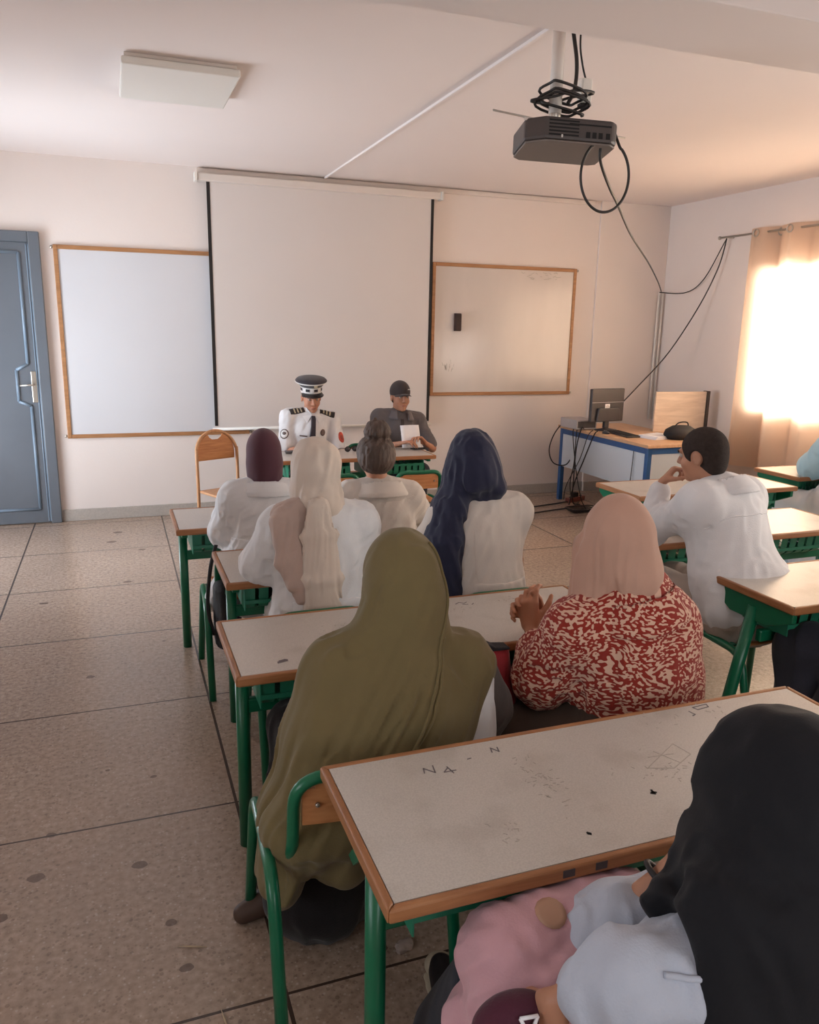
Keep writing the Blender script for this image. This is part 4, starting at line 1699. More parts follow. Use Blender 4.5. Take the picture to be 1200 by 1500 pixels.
def band(name, prims, z0, z1, x0, x1, m, obj, h, k, fold, t=.006):
    """a belt: the garment's own surface, a little thicker, between two heights"""
    near = [q for q in grow(prims, t) if (bbox(q)[0][2] < z1 + .03 and bbox(q)[1][2] > z0 - .03)]
    cut = [Pl((0, 0, z1), (0, 0, 1)), Pl((0, 0, z0), (0, 0, -1)), Pl((x0, 0, 0), (-1, 0, 0)), Pl((x1, 0, 0), (1, 0, 0))]
    return solid(name, near + cut, m, obj, h, k, fold)


def collar(J, m, obj, lo, hi, r0, r1, fwd=.0, cut=None, inner=.012, h=.005):
    """turned-up collar round the neck, open at the throat"""
    a = J['N'] + J['up'] * lo - J['fv'] * fwd
    b = J['N'] + J['up'] * hi
    pr = [Xc(a, b, r0, r1, J['rv'])]
    i0, i1 = A3(r0) - inner, A3(r1) - inner
    pr.append(Xc(a - J['up'] * .1, b + J['up'] * .12, i0, i1, J['rv'], .004, -1))
    pr.append(Pl(b, J['up']))
    pr.append(Pl(a, -J['up']))
    if cut is not None:
        pr.append(Cn(J['N'] + J['fv'] * .12 - J['up'] * .05, J['N'] + J['fv'] * .12 + J['up'] * .2, cut, cut, .004, -1))
    return solid('collar', pr, m, obj, h, .004)


def decal(name, obj, o, c, u, v, w, h, m, th=.003, round_=False, parent=None, n=7):
    """a patch, badge or strap that follows the surface of a garment"""
    me = obj.data
    t = BVHTree.FromPolygons([q.co.copy() for q in me.vertices], [tuple(p.vertices) for p in me.polygons])
    org = A3(o.location)
    u, v = unit(u), unit(v)
    nn = np.cross(u, v)
    grid = []
    if round_:
        rings = [(0, 1)] + [(r_ / 3, 14) for r_ in (1, 2, 3)]
        pts = [(0, 0)]
        for r_ in (1, 2, 3):
            pts += [(w / 2 * r_ / 3 * math.cos(2 * PI * i / 14), h / 2 * r_ / 3 * math.sin(2 * PI * i / 14)) for i in range(14)]
        faces = [(0, 1 + i, 1 + (i + 1) % 14) for i in range(14)]
        for r_ in (0, 1):
            for i in range(14):
                a, b_ = 1 + r_ * 14 + i, 1 + r_ * 14 + (i + 1) % 14
                faces.append((a, a + 14, b_ + 14, b_))
        rim = [29 + i for i in range(14)]
    else:
        pts = [(w * (i / (n - 1) - .5), h * (j / (n - 1) - .5)) for j in range(n) for i in range(n)]
        faces = [(j * n + i, j * n + i + 1, (j + 1) * n + i + 1, (j + 1) * n + i) for j in range(n - 1) for i in range(n - 1)]
        rim = [i for i in range(n)] + [j * n + n - 1 for j in range(1, n)] + [(n - 1) * n + i for i in range(n - 2, -1, -1)] + [j * n for j in range(n - 2, 0, -1)]
    vs = []
    for (a, b_) in pts:
        p = A3(c) + u * a + v * b_ - org
        hit = t.ray_cast(Vector(p + nn * .10), Vector(-nn), .25)
        q = hit[0] if hit[0] is not None else t.find_nearest(Vector(p))[0]
        vs.append(A3(q))
    k = len(vs)
    allv = [tuple(q + nn * th) for q in vs] + [tuple(q - nn * .004) for q in vs]
    fs = list(faces) + [tuple(x + k for x in reversed(f)) for f in faces]
    for i in range(len(rim)):
        a, b_ = rim[i], rim[(i + 1) % len(rim)]
        fs.append((a, a + k, b_ + k, b_))
    mb = MB()
    mb.add(allv, fs, None, True)
    return mb.build(name, m, parent if parent is not None else obj)

UPR = (0, 0, 1)

# ---------------------------------------------------------------- the officer behind the front desk
J = pose((1.50, 6.60, .54), (1.545, 6.60, 1.005), (1.545, 6.575, 1.135), 180, .185, (180, 14, 2))
arm(J, 'R', (1.44, 6.33, .755), (-.3, .1, -1), dict(d=(.9, -.3, -.05), pn=(0, -.1, -1)), l1=.29, l2=.26)
arm(J, 'L', (1.60, 6.34, .755), (.5, .1, -1), dict(d=(-.9, -.3, 0), pn=(0, 0, -1)), l1=.29, l2=.26)
o, b = person('officer in white short-sleeved shirt, dark tie and peaked cap, looking down at the front desk', J, MATP['skin_tan'], .0055)
face_bits(J, b)
sp = torso(J, .012) + [q for q in arms(J, .018, 0)]
for n in 'LR':
    S, E = J['S' + n], J['E' + n]
    sp[-2 if n == 'L' else -1] = Cn(S, S + (E - S) * .86, .062, .060)
sh = solid('shirt', sp, MATP['shirt'], o, .0065, .03, [(.007, 22, (.2, 0, 1), .25, 1), (.005, 34, (.6, 0, 1), .4, 2)])
solid('trousers', legs(J, .008) + [El(J['P'], (.175, .135, .11))], MATP['trousers'], o, .009)
shoes(J, o, MATP['shoe'])
org = A3(o.location)
T, N = J['T'], J['N']
wl = lambda *p: tuple(N + T @ A3(p) - org)
# collar leaves and tie
for s in (-1, 1):
    c = MB()
    vs = [wl(s * .070, -.02, .035), wl(s * .055, .055, .045), wl(s * .012, .098, -.010), wl(s * .050, .112, -.075), wl(s * .088, .080, -.025), wl(s * .085, .0, -.005)]
    vs2 = [tuple(A3(p) + T @ A3((0, .006, .004))) for p in vs]
    n = len(vs)
    c.add(vs + vs2, [tuple(range(n)), tuple(reversed(range(n, 2 * n)))] + [(i, (i + 1) % n, n + (i + 1) % n, n + i) for i in range(n)])
    c.build('collar', MATP['shirt'], sh, .002)
t = MB()
path = [(0, .100, -.012), (0, .118, -.035), (0, .134, -.10), (0, .138, -.20), (0, .132, -.30), (0, .122, -.38)]
wd = [.017, .021, .022, .029, .035, .037]
vs = []
for (p, q) in zip(path, wd):
    vs += [wl(-q, p[1], p[2]), wl(q, p[1], p[2]), wl(q * .8, p[1] + .012, p[2]), wl(-q * .8, p[1] + .012, p[2])]
fs = []
for i in range(len(path) - 1):
    for e in range(4):
        fs.append((4 * i + e, 4 * i + (e + 1) % 4, 4 * i + 4 + (e + 1) % 4, 4 * i + 4 + e))
fs += [(0, 1, 2, 3), (4 * (len(path) - 1) + 3, 4 * (len(path) - 1) + 2, 4 * (len(path) - 1) + 1, 4 * (len(path) - 1))]
ti = t.add(vs, fs).build('tie', MATP['tie'], o, .003)
MB().box2((-.02, -.001, -.003), (.02, .001, .003)).build('tie_clip', MATP['badge'], ti, 0, wl(0, .150, -.30))
# shoulder boards with braid, breast badge, fob, name bar, sleeve patches
for sgn, S in ((-1, J['SL']), (1, J['SR'])):
    u = unit(J['rv'] * sgn - J['up'] * .34)
    c0 = N + J['rv'] * sgn * .125 + J['fv'] * .035 + J['up'] * .0
    nrm = unit(J['up'] + J['fv'] * .9)
    vv = np.cross(nrm, u)
    eo = decal('epaulette', sh, o, c0, u, vv, .125, .060, MATP['epaulette'], .005)
    for dx in (-.034, -.006, .022):
        decal('braid', sh, o, c0 + u * dx, u, vv, .012, .048, MATP['gold'], .0065, False, eo, 4)
decal('breast_badge', sh, o, N + T @ A3((-.090, .10, -.145)), -T[:, 0], J['up'], .046, .058, MATP['badge'], .004, True)
decal('pocket_fob', sh, o, N + T @ A3((.088, .10, -.285)), -T[:, 0], J['up'], .050, .056, MATP['badge'], .004, True)
decal('name_bar', sh, o, N + T @ A3((.075, .10, -.185)), -T[:, 0], J['up'], .060, .011, MATP['badge'], .004)
for s_, px in ((-1, -.085), (1, .085)):
    seam('pocket_seam', sh, [N + T @ A3((px - .045, .12, -.20)), N + T @ A3((px, .125, -.215)), N + T @ A3((px + .045, .12, -.20))], .0018, MATP['coat_cream'], o)
for n, sgn in (('L', -1), ('R', 1)):
    S, E = J['S' + n], J['E' + n]
    c0 = S + (E - S) * .45
    nrm = unit(J['rv'] * sgn * .55 + J['fv'] * .85)
    u = unit(np.cross(J['up'], nrm))
    v = np.cross(nrm, u)
    if n == 'R':
        po = decal('sleeve_patch', sh, o, c0, u, v, .078, .082, MATP['badge'], .003, True)
        pw = decal('patch_ground', sh, o, c0, u, v, .064, .068, MATP['capwhite'], .0045, True, po)
        decal('patch_emblem', sh, o, c0 + v * .006, u, v, .036, .026, MATP['badge'], .0060, True, po)
    else:
        po = decal('sleeve_patch', sh, o, c0, u, v, .062, .088, MATP['red'], .003, True)
        decal('patch_emblem', sh, o, c0, u, v, .026, .040, mat('patch_gold', (150, 62, 44), .6), .0050, True, po)
# peaked cap
q = J['HR']
ch = J['H'] + q @ A3((0, -.006, .062)) - org
m3 = Matrix([list(r) for r in (q @ rx(4))])
cb = MB().lathe([(.087, -.010), (.088, .020), (.089, .042)], tuple(ch), 32, None, m3, 1, 1.16).build('cap_band', MATP['capwhite'], o)
chk = MB()
for i in range(16):
    a = 2 * PI * i / 16
    if i % 2 == 0:
        pts = []
        for k in range(4):
            aa = a + k / 3 * 2 * PI / 16
            for z in (.012, .034):
                pts.append(tuple(ch + A3(m3 @ Vector((.0905 * math.cos(aa), .0905 * 1.16 * math.sin(aa), z)))))
        chk.add(pts, [(2 * k, 2 * k + 2, 2 * k + 3, 2 * k + 1) for k in range(3)])
chk.build('checker', MATP['capdark'], cb)
MB().lathe([(.089, .042), (.112, .066), (.131, .082), (.132, .090), (.118, .104), (.07, .114), (.01, .117)], tuple(ch), 36, None, m3, 1, 1.10).build('cap_crown', MATP['capdark'], o)
pp = MB().lathe([(.127, .074), (.1335, .080), (.1335, .084), (.128, .086)], tuple(ch), 36, None, m3, 1, 1.10)
pp.build('piping', MATP['capwhite'], cb)
vz = MB()
vs = []
for i in range(13):
    a = R(22 + 136 * i / 12)
    for (rr_, z) in ((.088, -.004), (.128, -.026), (.128, -.030), (.088, -.010)):
        vs.append(tuple(ch + A3(m3 @ Vector((rr_ * math.cos(a) * (.98 if rr_ < .1 else .80), rr_ * 1.16 * math.sin(a), z)))))
fs = []
for i in range(12):
    for e in range(4):
        fs.append((4 * i + e, 4 * i + (e + 1) % 4, 4 * i + 4 + (e + 1) % 4, 4 * i + 4 + e))
fs += [(3, 2, 1, 0), (48, 49, 50, 51)]
vz.add(vs, fs, None, True)
vz.build('visor', MATP['visor'], o)
MB().prism([(-.014, -.018), (.014, -.018), (.016, .010), (0, .020), (-.016, .010)], -.003, .003, 'xz').build('cap_badge', MATP['gold'], cb, .002, tuple(ch + A3(m3 @ Vector((-.008, .136, .075)))))
hr = solid('hair', [El(J['H'] + q @ A3((0, -.022, .022)), (.077, .092, .090), q)] + [El(J['H'] + q @ A3((0, .10, -.03)), (.12, .10, .11), q, .005, -1), El(J['H'] + q @ A3((0, 0, -.11)), (.12, .14, .07), q, .005, -1)], MATP['crop'], o, .006, .02)

# ---------------------------------------------------------------- the man in the grey cap
J = pose((2.30, 6.63, .54), (2.345, 6.62, .985), (2.345, 6.59, 1.128), 180, .18, (184, 2, 0))
arm(J, 'R', (2.24, 6.30, .765), (-.6, 0, -1), dict(d=(.6, -.5, .2), pn=(.3, -.4, -1)), l1=.28, l2=.26)
arm(J, 'L', (2.47, 6.30, .765), (.7, 0, -1), dict(d=(-.6, -.2, .45), pn=(-.7, -.5, -.3), curl=(35, 45, 30)), l1=.28, l2=.26)
o, b = person('man in grey polo shirt and charcoal baseball cap reading a sheet of paper', J, MATP['skin_dark'], .0055)
face_bits(J, b)
sp = torso(J, .012)
for n in 'LR':
    S, E = J['S' + n], J['E' + n]
    sp.append(Cn(S, S + (E - S) * .84, .060, .057))
sh = solid('polo_shirt', sp, MATP['polo'], o, .0065, .03, [(.007, 20, (.3, 0, 1), .25, 5), (.004, 34, (.6, 0, 1), .4, 6)])
solid('trousers', legs(J, .008) + [El(J['P'], (.175, .135, .11))], MATP['trousers'], o, .009)
shoes(J, o, MATP['shoe'])
org = A3(o.location)
T, N = J['T'], J['N']
wl = lambda *p: tuple(N + T @ A3(p) - org)
collar(J, MATP['polo'], sh, -.045, .048, (.140, .135), (.092, .088), -.015, .050)
decal('button_placket', sh, o, N + T @ A3((0, .10, -.10)), -T[:, 0], J['up'], .030, .13, MATP['cap'], .003)
q = J['HR']
ch = J['H'] + q @ A3((0, -.012, .050))
cap = solid('cap', [El(ch, (.088, .108, .098), q), El(ch + q @ A3((0, 0, -.095)), (.16, .16, .075), q, .004, -1)], MATP['cap'], o, .005, .02)
lc = MB()
vs = []
for i in range(13):
    a = R(25 + 130 * i / 12)
    for (rr_, z) in ((.080, -.006), (.150, -.016), (.150, -.021), (.080, -.012)):
        vs.append(tuple(ch - org + q @ A3((rr_ * math.cos(a) * (1 if rr_ < .1 else .55), rr_ * 1.10 * math.sin(a), z - .02 * abs(math.cos(a)) ** 2))))
fs = []
for i in range(12):
    for e in range(4):
        fs.append((4 * i + e, 4 * i + (e + 1) % 4, 4 * i + 4 + (e + 1) % 4, 4 * i + 4 + e))
fs += [(3, 2, 1, 0), (48, 49, 50, 51)]
lc.add(vs, fs, None, True)
lc.build('brim', MATP['cap'], cap)
MB().tube(bez([tuple(ch - org + q @ A3(p)) for p in ((-.030, .1035, .026), (-.042, .098, .030), (-.056, .088, .024))], 5), [.001] + [.003] * 9 + [.001], 8).build('cap_logo', MATP['capwhite'], cap)
solid('hair', [El(J['H'] + q @ A3((0, -.022, .010)), (.078, .090, .085), q), El(J['H'] + q @ A3((0, .08, -.03)), (.12, .10, .12), q, .005, -1), El(J['H'] + q @ A3((0, 0, -.125)), (.12, .14, .07), q, .005, -1)], MATP['crop'], o, .006, .02)

# ---------------------------------------------------------------- girl in the maroon headscarf (first row, left)
J = pose((.66, 3.86, .53), (.675, 3.90, .935), (.677, 3.93, 1.108), 0, .150, (0, 4, 0), .95)
arm(J, 'L', (.50, 4.16, .745), (-.7, -.3, -.4), E=(.475, 3.93, .71))
arm(J, 'R', (.80, 4.16, .745), (.6, -.3, -.5))
o, b = person('girl in a plain maroon headscarf and white coat in the first row', J, MATP['skin'], .008)
CP = torso(J, .022) + boxy(J, (.150, .115), (.175, .135)) + arms(J, .026, .92) + [Xc(J['P'] + A3((0, .08, .02)), (.66, 4.22, .50), (.19, .13), (.17, .10), (1, 0, 0)), Xc(J['P'] + A3((0, -.02, .05)), (.64, 3.85, .42), (.19, .14), (.21, .15), (1, 0, 0)), Xc((.50, 3.82, .56), (.405, 3.72, .44), (.05, .09), (.055, .09), (1, 0, 0))]
CF = [(.006, 24, (.5, 0, 1), .12, 11), (.008, 34, (.8, .2, .6), .15, 12, (.50, 3.9, .76), (.14, .2, .12)), (.004, 44, (.9, .2, .5), .15, 15), (.005, 30, (1, 0, .25), .15, 13, (.68, 3.8, .72), (.2, .2, .05))]
ct = solid('coat', CP, MATP['coat'], o, .007, .035, CF)
collar(J, MATP['coat'], ct, -.035, .042, (.142, .126), (.104, .096), .02, .06)
band('half_belt', CP, .672, .700, .50, .80, MATP['coat'], ct, .006, .035, CF, .007)
scarf(J, [Cn((.677, 3.90, 1.06), (.675, 3.885, .955), .082, .074)], MATP['maroon'], o, .006, .03, [(.004, 26, (.5, 0, 1), .3, 14, (.70, 3.85, .98), (.12, .12, .08))], .96)
solid('trousers', legs(J, .004), MATP['trousers'], o, .01)
shoes(J, o, MATP['shoe'])

# ---------------------------------------------------------------- girl with the hair bun (first row, right)
J = pose((1.28, 3.86, .52), (1.278, 3.90, .905), (1.262, 3.93, 1.070), -6, .160, (-4, 6, 3), .95, tilt=-.008)
arm(J, 'L', (1.15, 4.18, .745), (-.7, -.3, -.4))
arm(J, 'R', (1.42, 4.18, .745), (.7, -.3, -.4))
o, b = person('girl with dark hair in a messy bun and a cream coat', J, MATP['skin_warm'], .007)
face_bits(J, b)
CP = torso(J, .022) + boxy(J, (.160, .115), (.185, .135)) + arms(J, .026, .92) + [Xc(J['P'] + A3((0, .08, .02)), (1.28, 4.22, .50), (.19, .13), (.17, .10), (1, 0, 0)), Xc(J['P'] + A3((0, -.02, .05)), (1.28, 3.85, .42), (.19, .14), (.21, .15), (1, 0, 0))]
CF = [(.005, 20, (.3, 0, 1), .12, 21), (.008, 28, (.8, 0, .6), .15, 22, (1.46, 3.88, .74), (.14, .2, .12)), (.004, 44, (.7, .2, .7), .15, 25), (.006, 32, (1, 0, .15), .12, 23, (1.28, 3.75, .66), (.3, .2, .05))]
ct = solid('coat', CP, MATP['coat_cream'], o, .007, .035, CF)
org = A3(o.location)
collar(J, MATP['coat_cream'], ct, -.040, .058, (.158, .142), (.104, .096), .02, .06)
seam('yoke_seam', ct, [(1.12, 3.80, .86), (1.2, 3.76, .862), (1.28, 3.75, .863), (1.36, 3.76, .866), (1.43, 3.80, .87)], .002, MATP['coat_cream'], o)
band('half_belt', CP, .655, .680, 1.12, 1.44, MATP['coat_cream'], ct, .006, .035, CF, .006)
q = J['HR']
w = lambda *p: J['H'] + q @ A3(p)
hp = [El(w(0, -.018, .018), (.094, .106, .098), q), El(w(0, -.050, -.02), (.082, .070, .066), q, .03), El(w(0, .13, -.02), (.075, .075, .10), q, .012, -1),
      El(w(-.005, -.050, .132), (.062, .058, .046), q, .008)]
for i in range(7):
    a = i * 2 * PI / 7
    hp.append(Cn(w(-.005 + .046 * math.cos(a), -.050 + .044 * math.sin(a), .122), w(-.005 + .030 * math.cos(a + 1.2), -.050 + .032 * math.sin(a + 1.2), .168), .020, .012, .010))
hp.append(Cn(w(-.01, -.05, .165), w(-.022, -.06, .195), .006, .003, .006))
solid('hair', hp, MATP['hair'], o, .005, .02, [(.006, 55, (0, -.2, 1), .12, 24), (.004, 90, (.3, 0, 1), .2, 25)])
MB().tube([tuple(w(-.005 + .05 * math.cos(a), -.04 + .048 * math.sin(a), .108) - org) for a in [2 * PI * i / 20 for i in range(20)]], .006, 8, None, False, True).build('hair_tie', MATP['hair'], o)
solid('trousers', legs(J, .004), MATP['trousers'], o, .01)
shoes(J, o, MATP['shoe'])

# ---------------------------------------------------------------- girl in the beige headscarf (second row, left)
J = pose((.74, 2.98, .53), (.742, 3.01, 1.005), (.727, 3.03, 1.175), 0, .148, (-6, 5, 0), 1.0)
arm(J, 'L', (.58, 3.32, .755), (-.7, -.2, -.4), E=(.515, 3.08, .795))
arm(J, 'R', (.88, 3.32, .745), (.7, -.3, -.4), E=(.925, 3.04, .76))
o, b = person('girl in a satiny beige headscarf with a long tail down her back', J, MATP['skin'], .008)
CP = torso(J, .020) + boxy(J, (.170, .120), (.185, .140)) + arms(J, .028, .9) + [Xc(J['P'] + A3((0, .08, .02)), (.74, 3.36, .50), (.19, .13), (.17, .10), (1, 0, 0)), Xc(J['P'] + A3((0, -.02, .10)), (.72, 2.96, .36), (.18, .13), (.24, .15), (1, 0, 0))]
CF = [(.006, 24, (.1, 0, 1), .08, 31), (.004, 46, (.6, .3, .7), .15, 39), (.009, 30, (.5, .3, 1), .15, 32, (.46, 3.05, .88), (.12, .25, .22)), (.006, 32, (1, 0, .4), .15, 33, (.96, 2.96, .86), (.10, .2, .16))]
ct = solid('coat', CP, MATP['coat'], o, .0065, .035, CF)
band('half_belt', CP, .640, .685, .60, .90, MATP['coat'], ct, .006, .035, CF, .008)
sf = scarf(J, [Cn((.727, 3.01, 1.08), (.735, 2.99, 1.03), .090, .082), El((.712, 2.925, 1.075), (.050, .035, .045), None, .03)], MATP['beige'], o, .006, .03,
           [(.010, 19, (.25, -.2, 1), .16, 34), (.005, 34, (.3, 0, 1), .2, 35)], 1.0)
solid('scarf_tail', [Xc((.700, 2.885, 1.07), (.70, 2.862, .95), (.034, .024), (.055, .022), (1, 0, 0)), Xc((.70, 2.862, .95), (.702, 2.835, .78), (.055, .022), (.060, .020), (1, 0, 0)), Xc((.702, 2.835, .78), (.700, 2.815, .57), (.060, .020), (.066, .020), (1, 0, 0))] +
      [Cn((.700 + dx * .5, 2.868, 1.06), (.700 + dx, 2.805 + abs(dx) * .25, .57), .010, .014, .012) for dx in (-.052, -.028, -.004, .022, .048)], MATP['beige'], sf, .0045, .02,
      [(.006, 60, (.02, 0, 1), .03, 36)])
so = solid('shoulder_scarf', [Xc((.665, 2.965, 1.045), (.585, 2.975, 1.005), (.050, .045), (.085, .050), (0, 1, 0)), Xc((.598, 2.925, .995), (.600, 2.885, .85), (.070, .040), (.056, .034), (1, 0, 0)), Xc((.600, 2.885, .85), (.628, 2.845, .71), (.056, .034), (.024, .022), (1, 0, 0))] +
           [Cn((.575 + dx, 2.89 + .02, 1.02), (.605 + dx * .7, 2.842, .76), .008, .012, .014) for dx in (-.035, .0, .035)], MATP['rose'], sf, .0055, .025,
           [(.006, 40, (.15, 0, 1), .05, 38)])
solid('trousers', legs(J, .004), MATP['trousers'], o, .01)
shoes(J, o, MATP['shoe'])

# ---------------------------------------------------------------- girl in the navy headscarf (second row, right)
J = pose((1.455, 2.98, .53), (1.440, 3.00, 1.005), (1.402, 3.02, 1.185), -4, .150, (-14, 4, -3), 1.0)
arm(J, 'L', (1.32, 3.32, .75), (-.6, -.2, -.5))
arm(J, 'R', (1.54, 3.30, .75), (.6, -.3, -.5), E=(1.585, 3.05, .74))
o, b = person('girl in a navy headscarf falling over her left shoulder onto a white coat', J, MATP['skin'], .008)
CP = torso(J, .018) + boxy(J, (.160, .120), (.170, .140)) + arms(J, .020, .9) + [Xc(J['P'] + A3((0, .08, .02)), (1.46, 3.36, .50), (.19, .13), (.17, .10), (1, 0, 0)), Xc(J['P'] + A3((0, -.02, .14)), (1.47, 2.95, .36), (.16, .13), (.20, .15), (1, 0, 0))]
CF = [(.006, 22, (.1, 0, 1), .08, 41), (.003, 46, (.6, .3, .7), .15, 49), (.009, 26, (.5, 0, 1), .15, 42, (1.32, 2.93, .82), (.10, .2, .25)), (.008, 26, (.4, 0, 1), .15, 43, (1.55, 2.9, .60), (.2, .2, .08))]
ct = solid('coat', CP, MATP['coat_cream'], o, .0065, .035, CF)
band('half_belt', CP, .650, .690, 1.36, 1.60, MATP['coat_cream'], ct, .006, .035, CF, .007)
seam('back_seam', ct, [(1.345, 2.84, .93), (1.35, 2.83, .80), (1.365, 2.82, .66)], .0018, MATP['coat_cream'], o)
scarf(J, [El((1.395, 2.99, 1.14), (.112, .120, .105), None, .03), El((1.468, 2.97, 1.085), (.052, .08, .050), None, .02), Xc((1.33, 2.985, 1.10), (1.300, 2.985, 1.0), (.050, .085), (.060, .085), (1, 0, 0), .03),
          Xc((1.285, 2.985, 1.0), (1.262, 2.97, .86), (.060, .085), (.066, .095), (1, 0, 0), .03), Xc((1.262, 2.97, .86), (1.270, 2.95, .74), (.066, .095), (.050, .075), (1, 0, 0), .03), Xc((1.27, 2.95, .74), (1.29, 2.88, .58), (.050, .06), (.026, .035), (1, 0, 0), .03)],
      MATP['navy'], o, .0065, .04, [(.009, 30, (-.35, 0, 1), .12, 44), (.005, 40, (-.3, 0, 1), .15, 45)], 1.02)
solid('trousers', legs(J, .004), MATP['trousers'], o, .01)
shoes(J, o, MATP['shoe'])

# ---------------------------------------------------------------- man in the white shirt (right column)
J = pose((2.57, 2.63, .54), (2.535, 2.80, 1.050), (2.462, 2.86, 1.195), 18, .168, (27, 10, -4), 1.03)
arm(J, 'L', (2.420, 3.06, 1.035), (-.4, .4, -1), E=(2.375, 3.075, .795), hand=dict(d=(.50, -.22, .75), pn=(.65, -.45, -.3), curl=(60, 75, 45), thumb=(.5, .6, .5)))
arm(J, 'R', (2.66, 3.18, .785), (.8, -.3, -.5), hand=dict(d=(-.7, .5, 0), pn=(0, 0, -1)))
J['kneeL'] = A3((2.40, 2.98, .55)); J['ankL'] = A3((2.42, 2.95, .085)); J['toeL'] = A3((2.38, 3.10, .04))
o, b = person('man with cropped dark hair in a white shirt resting his cheek on his fist', J, MATP['skin'], .0055)
face_bits(J, b)
st = solid('shirt', torso(J, .020) + boxy(J, (.205, .140), (.245, .165), .13, .04) + [Cn(J['SL'], J['EL'], .068, .064), Cn(J['EL'], J['EL'] + (J['WL'] - J['EL']) * .82, .064, .046), Cn(J['SR'], J['ER'], .068, .060), Cn(J['ER'], J['WR'], .060, .042),
                                      El(J['P'] + A3((0, -.01, .14)), (.205, .155, .10))], MATP['shirt'], o, .0065, .075,
           [(.006, 20, (.3, 0, 1), .10, 51), (.010, 38, (1, 0, .35), .12, 52, (2.40, 2.84, .93), (.12, .2, .08)), (.010, 26, (1, 0, .3), .15, 53, (2.45, 2.70, .72), (.18, .2, .10))])
org = A3(o.location)
q = J['HR']
w = lambda *p: J['H'] + q @ A3(p)
collar(J, MATP['shirt'], st, -.040, .058, (.155, .140), (.104, .096), .02, .06)
seam('yoke_seam', st, [(2.34, 2.70, .93), (2.45, 2.66, .945), (2.56, 2.65, .955), (2.68, 2.68, .955), (2.74, 2.74, .95)], .002, MATP['shirt'], o)
solid('hair', [El(w(0, -.020, .030), (.084, .104, .098), q), El(w(0, -.06, -.03), (.066, .052, .07), q, .03), El(w(0, .118, -.035), (.14, .076, .105), q, .006, -1), El(w(0, .02, -.085), (.14, .055, .06), q, .008, -1), El(w(.082, -.006, -.008), (.03, .032, .042), q, .006, -1), El(w(-.082, -.006, -.008), (.03, .032, .042), q, .006, -1)], MATP['crop'], o, .005, .02)
solid('trousers', [El(J['P'] + A3((0, -.02, -.02)), (.20, .17, .14)), Cn(J['hipL'], J['kneeL'], .105, .078), Cn(J['hipR'], J['kneeR'], .105, .078), Cn(J['kneeL'], J['ankL'], .075, .055), Cn(J['kneeR'], J['ankR'], .075, .055)], MATP['beigetrousers'], o, .007, .03,
      [(.010, 20, (.6, .6, .3), .25, 54)])
shoes(J, o, MATP['shoe'])

# ---------------------------------------------------------------- woman in the olive cape (third row, left)
J = pose((.64, 1.93, .53), (.735, 1.99, .885), (.732, 2.03, 1.052), 0, .180, (-10, 6, -2), 1.0, sl=(.53, 1.97, .82), sr=(.90, 1.97, .80))
arm(J, 'L', (.58, 2.17, .60), (-.7, -.2, -.4), E=(.51, 1.99, .60))
arm(J, 'R', (.95, 2.20, .60), (.6, -.2, -.5), E=(.985, 2.02, .58))
J['ankL'] = A3((.43, 2.08, .085)); J['toeL'] = A3((.285, 2.06, .035))
o, b = person('woman wrapped in a long olive-green cape in the third row', J, MATP['skin'], .007)
solid('coat', torso(J, .006) + [Cn((.935, 1.955, .76), (.905, 1.89, .56), .060, .072), Xc((.66, 1.93, .60), (.66, 1.91, .40), (.20, .14), (.24, .16), (1, 0, 0))], MATP['coat'], o, .007, .03, [(.006, 20, (.2, 0, 1), .25, 60)])
solid('sleeve', [Cn((.955, 1.99, .76), (1.005, 1.98, .62), .052, .062), Cn((1.005, 1.98, .62), (.985, 2.04, .50), .062, .07)], MATP['charcoal'], o, .006, .03, [(.010, 24, (.2, 0, 1), .2, 61)])
q = J['HR']
kh = [El((.732, 2.015, 1.058), (.100, .114, .122), q), El((.735, 1.99, .96), (.094, .095, .10), None, .05), Xc((.735, 1.985, .97), (.70, 1.95, .84), (.10, .09), (.17, .11), (1, 0, 0)),
      Cn((.53, 1.965, .800), (.895, 1.97, .780), .090, .088), El((.66, 1.90, .66), (.235, .135, .19)), Cn((.90, 1.965, .765), (.800, 1.88, .60), .088, .072), El((.46, 1.80, .47), (.165, .125, .055), None, .05), Cn((.51, 1.99, .62), (.55, 2.08, .60), .07, .065),
      Cn((.52, 1.95, .80), (.465, 1.93, .64), .085, .085), Xc((.465, 1.93, .64), (.385, 1.90, .44), (.075, .12), (.062, .125), (1, 0, 0)), Xc((.385, 1.90, .44), (.335, 1.875, .27), (.062, .125), (.045, .11), (1, 0, 0)),
      Xc((.60, 1.82, .60), (.47, 1.79, .47), (.12, .06), (.09, .06), (1, 0, 0)), Xc((.50, 1.77, .47), (.50, 1.76, .35), (.07, .05), (.055, .05), (1, 0, 0)),
      El((.74, 2.155, 1.035), (.062, .066, .082), q, .012, -1)]
cape = solid('cape', kh, MATP['olive'], o, .006, .06,
             [(.008, 22, (.40, .1, .9), .06, 62), (.014, 44, (.55, .2, .8), .05, 63, (.66, 1.80, .70), (.10, .25, .16)), (.012, 32, (.35, 0, 1), .06, 64, (.38, 1.9, .45), (.14, .3, .26)), (.007, 46, (.35, 0, .8), .08, 65, (.66, 1.98, 1.0), (.06, .2, .10))])
org = A3(o.location)
hem = [(.79, 1.98, 1.145), (.812, 1.96, 1.10), (.825, 1.95, 1.06), (.815, 1.92, .97), (.795, 1.87, .89), (.755, 1.81, .80), (.70, 1.75, .70), (.66, 1.74, .62)]
seam('cape_seam', cape, hem, .005, MATP['olive'], o, .002, 8)
seam('cape_fold', cape, [(.80, 1.90, .90), (.77, 1.82, .80), (.71, 1.77, .70), (.64, 1.75, .62)], .006, MATP['olive'], o, .0, 8)
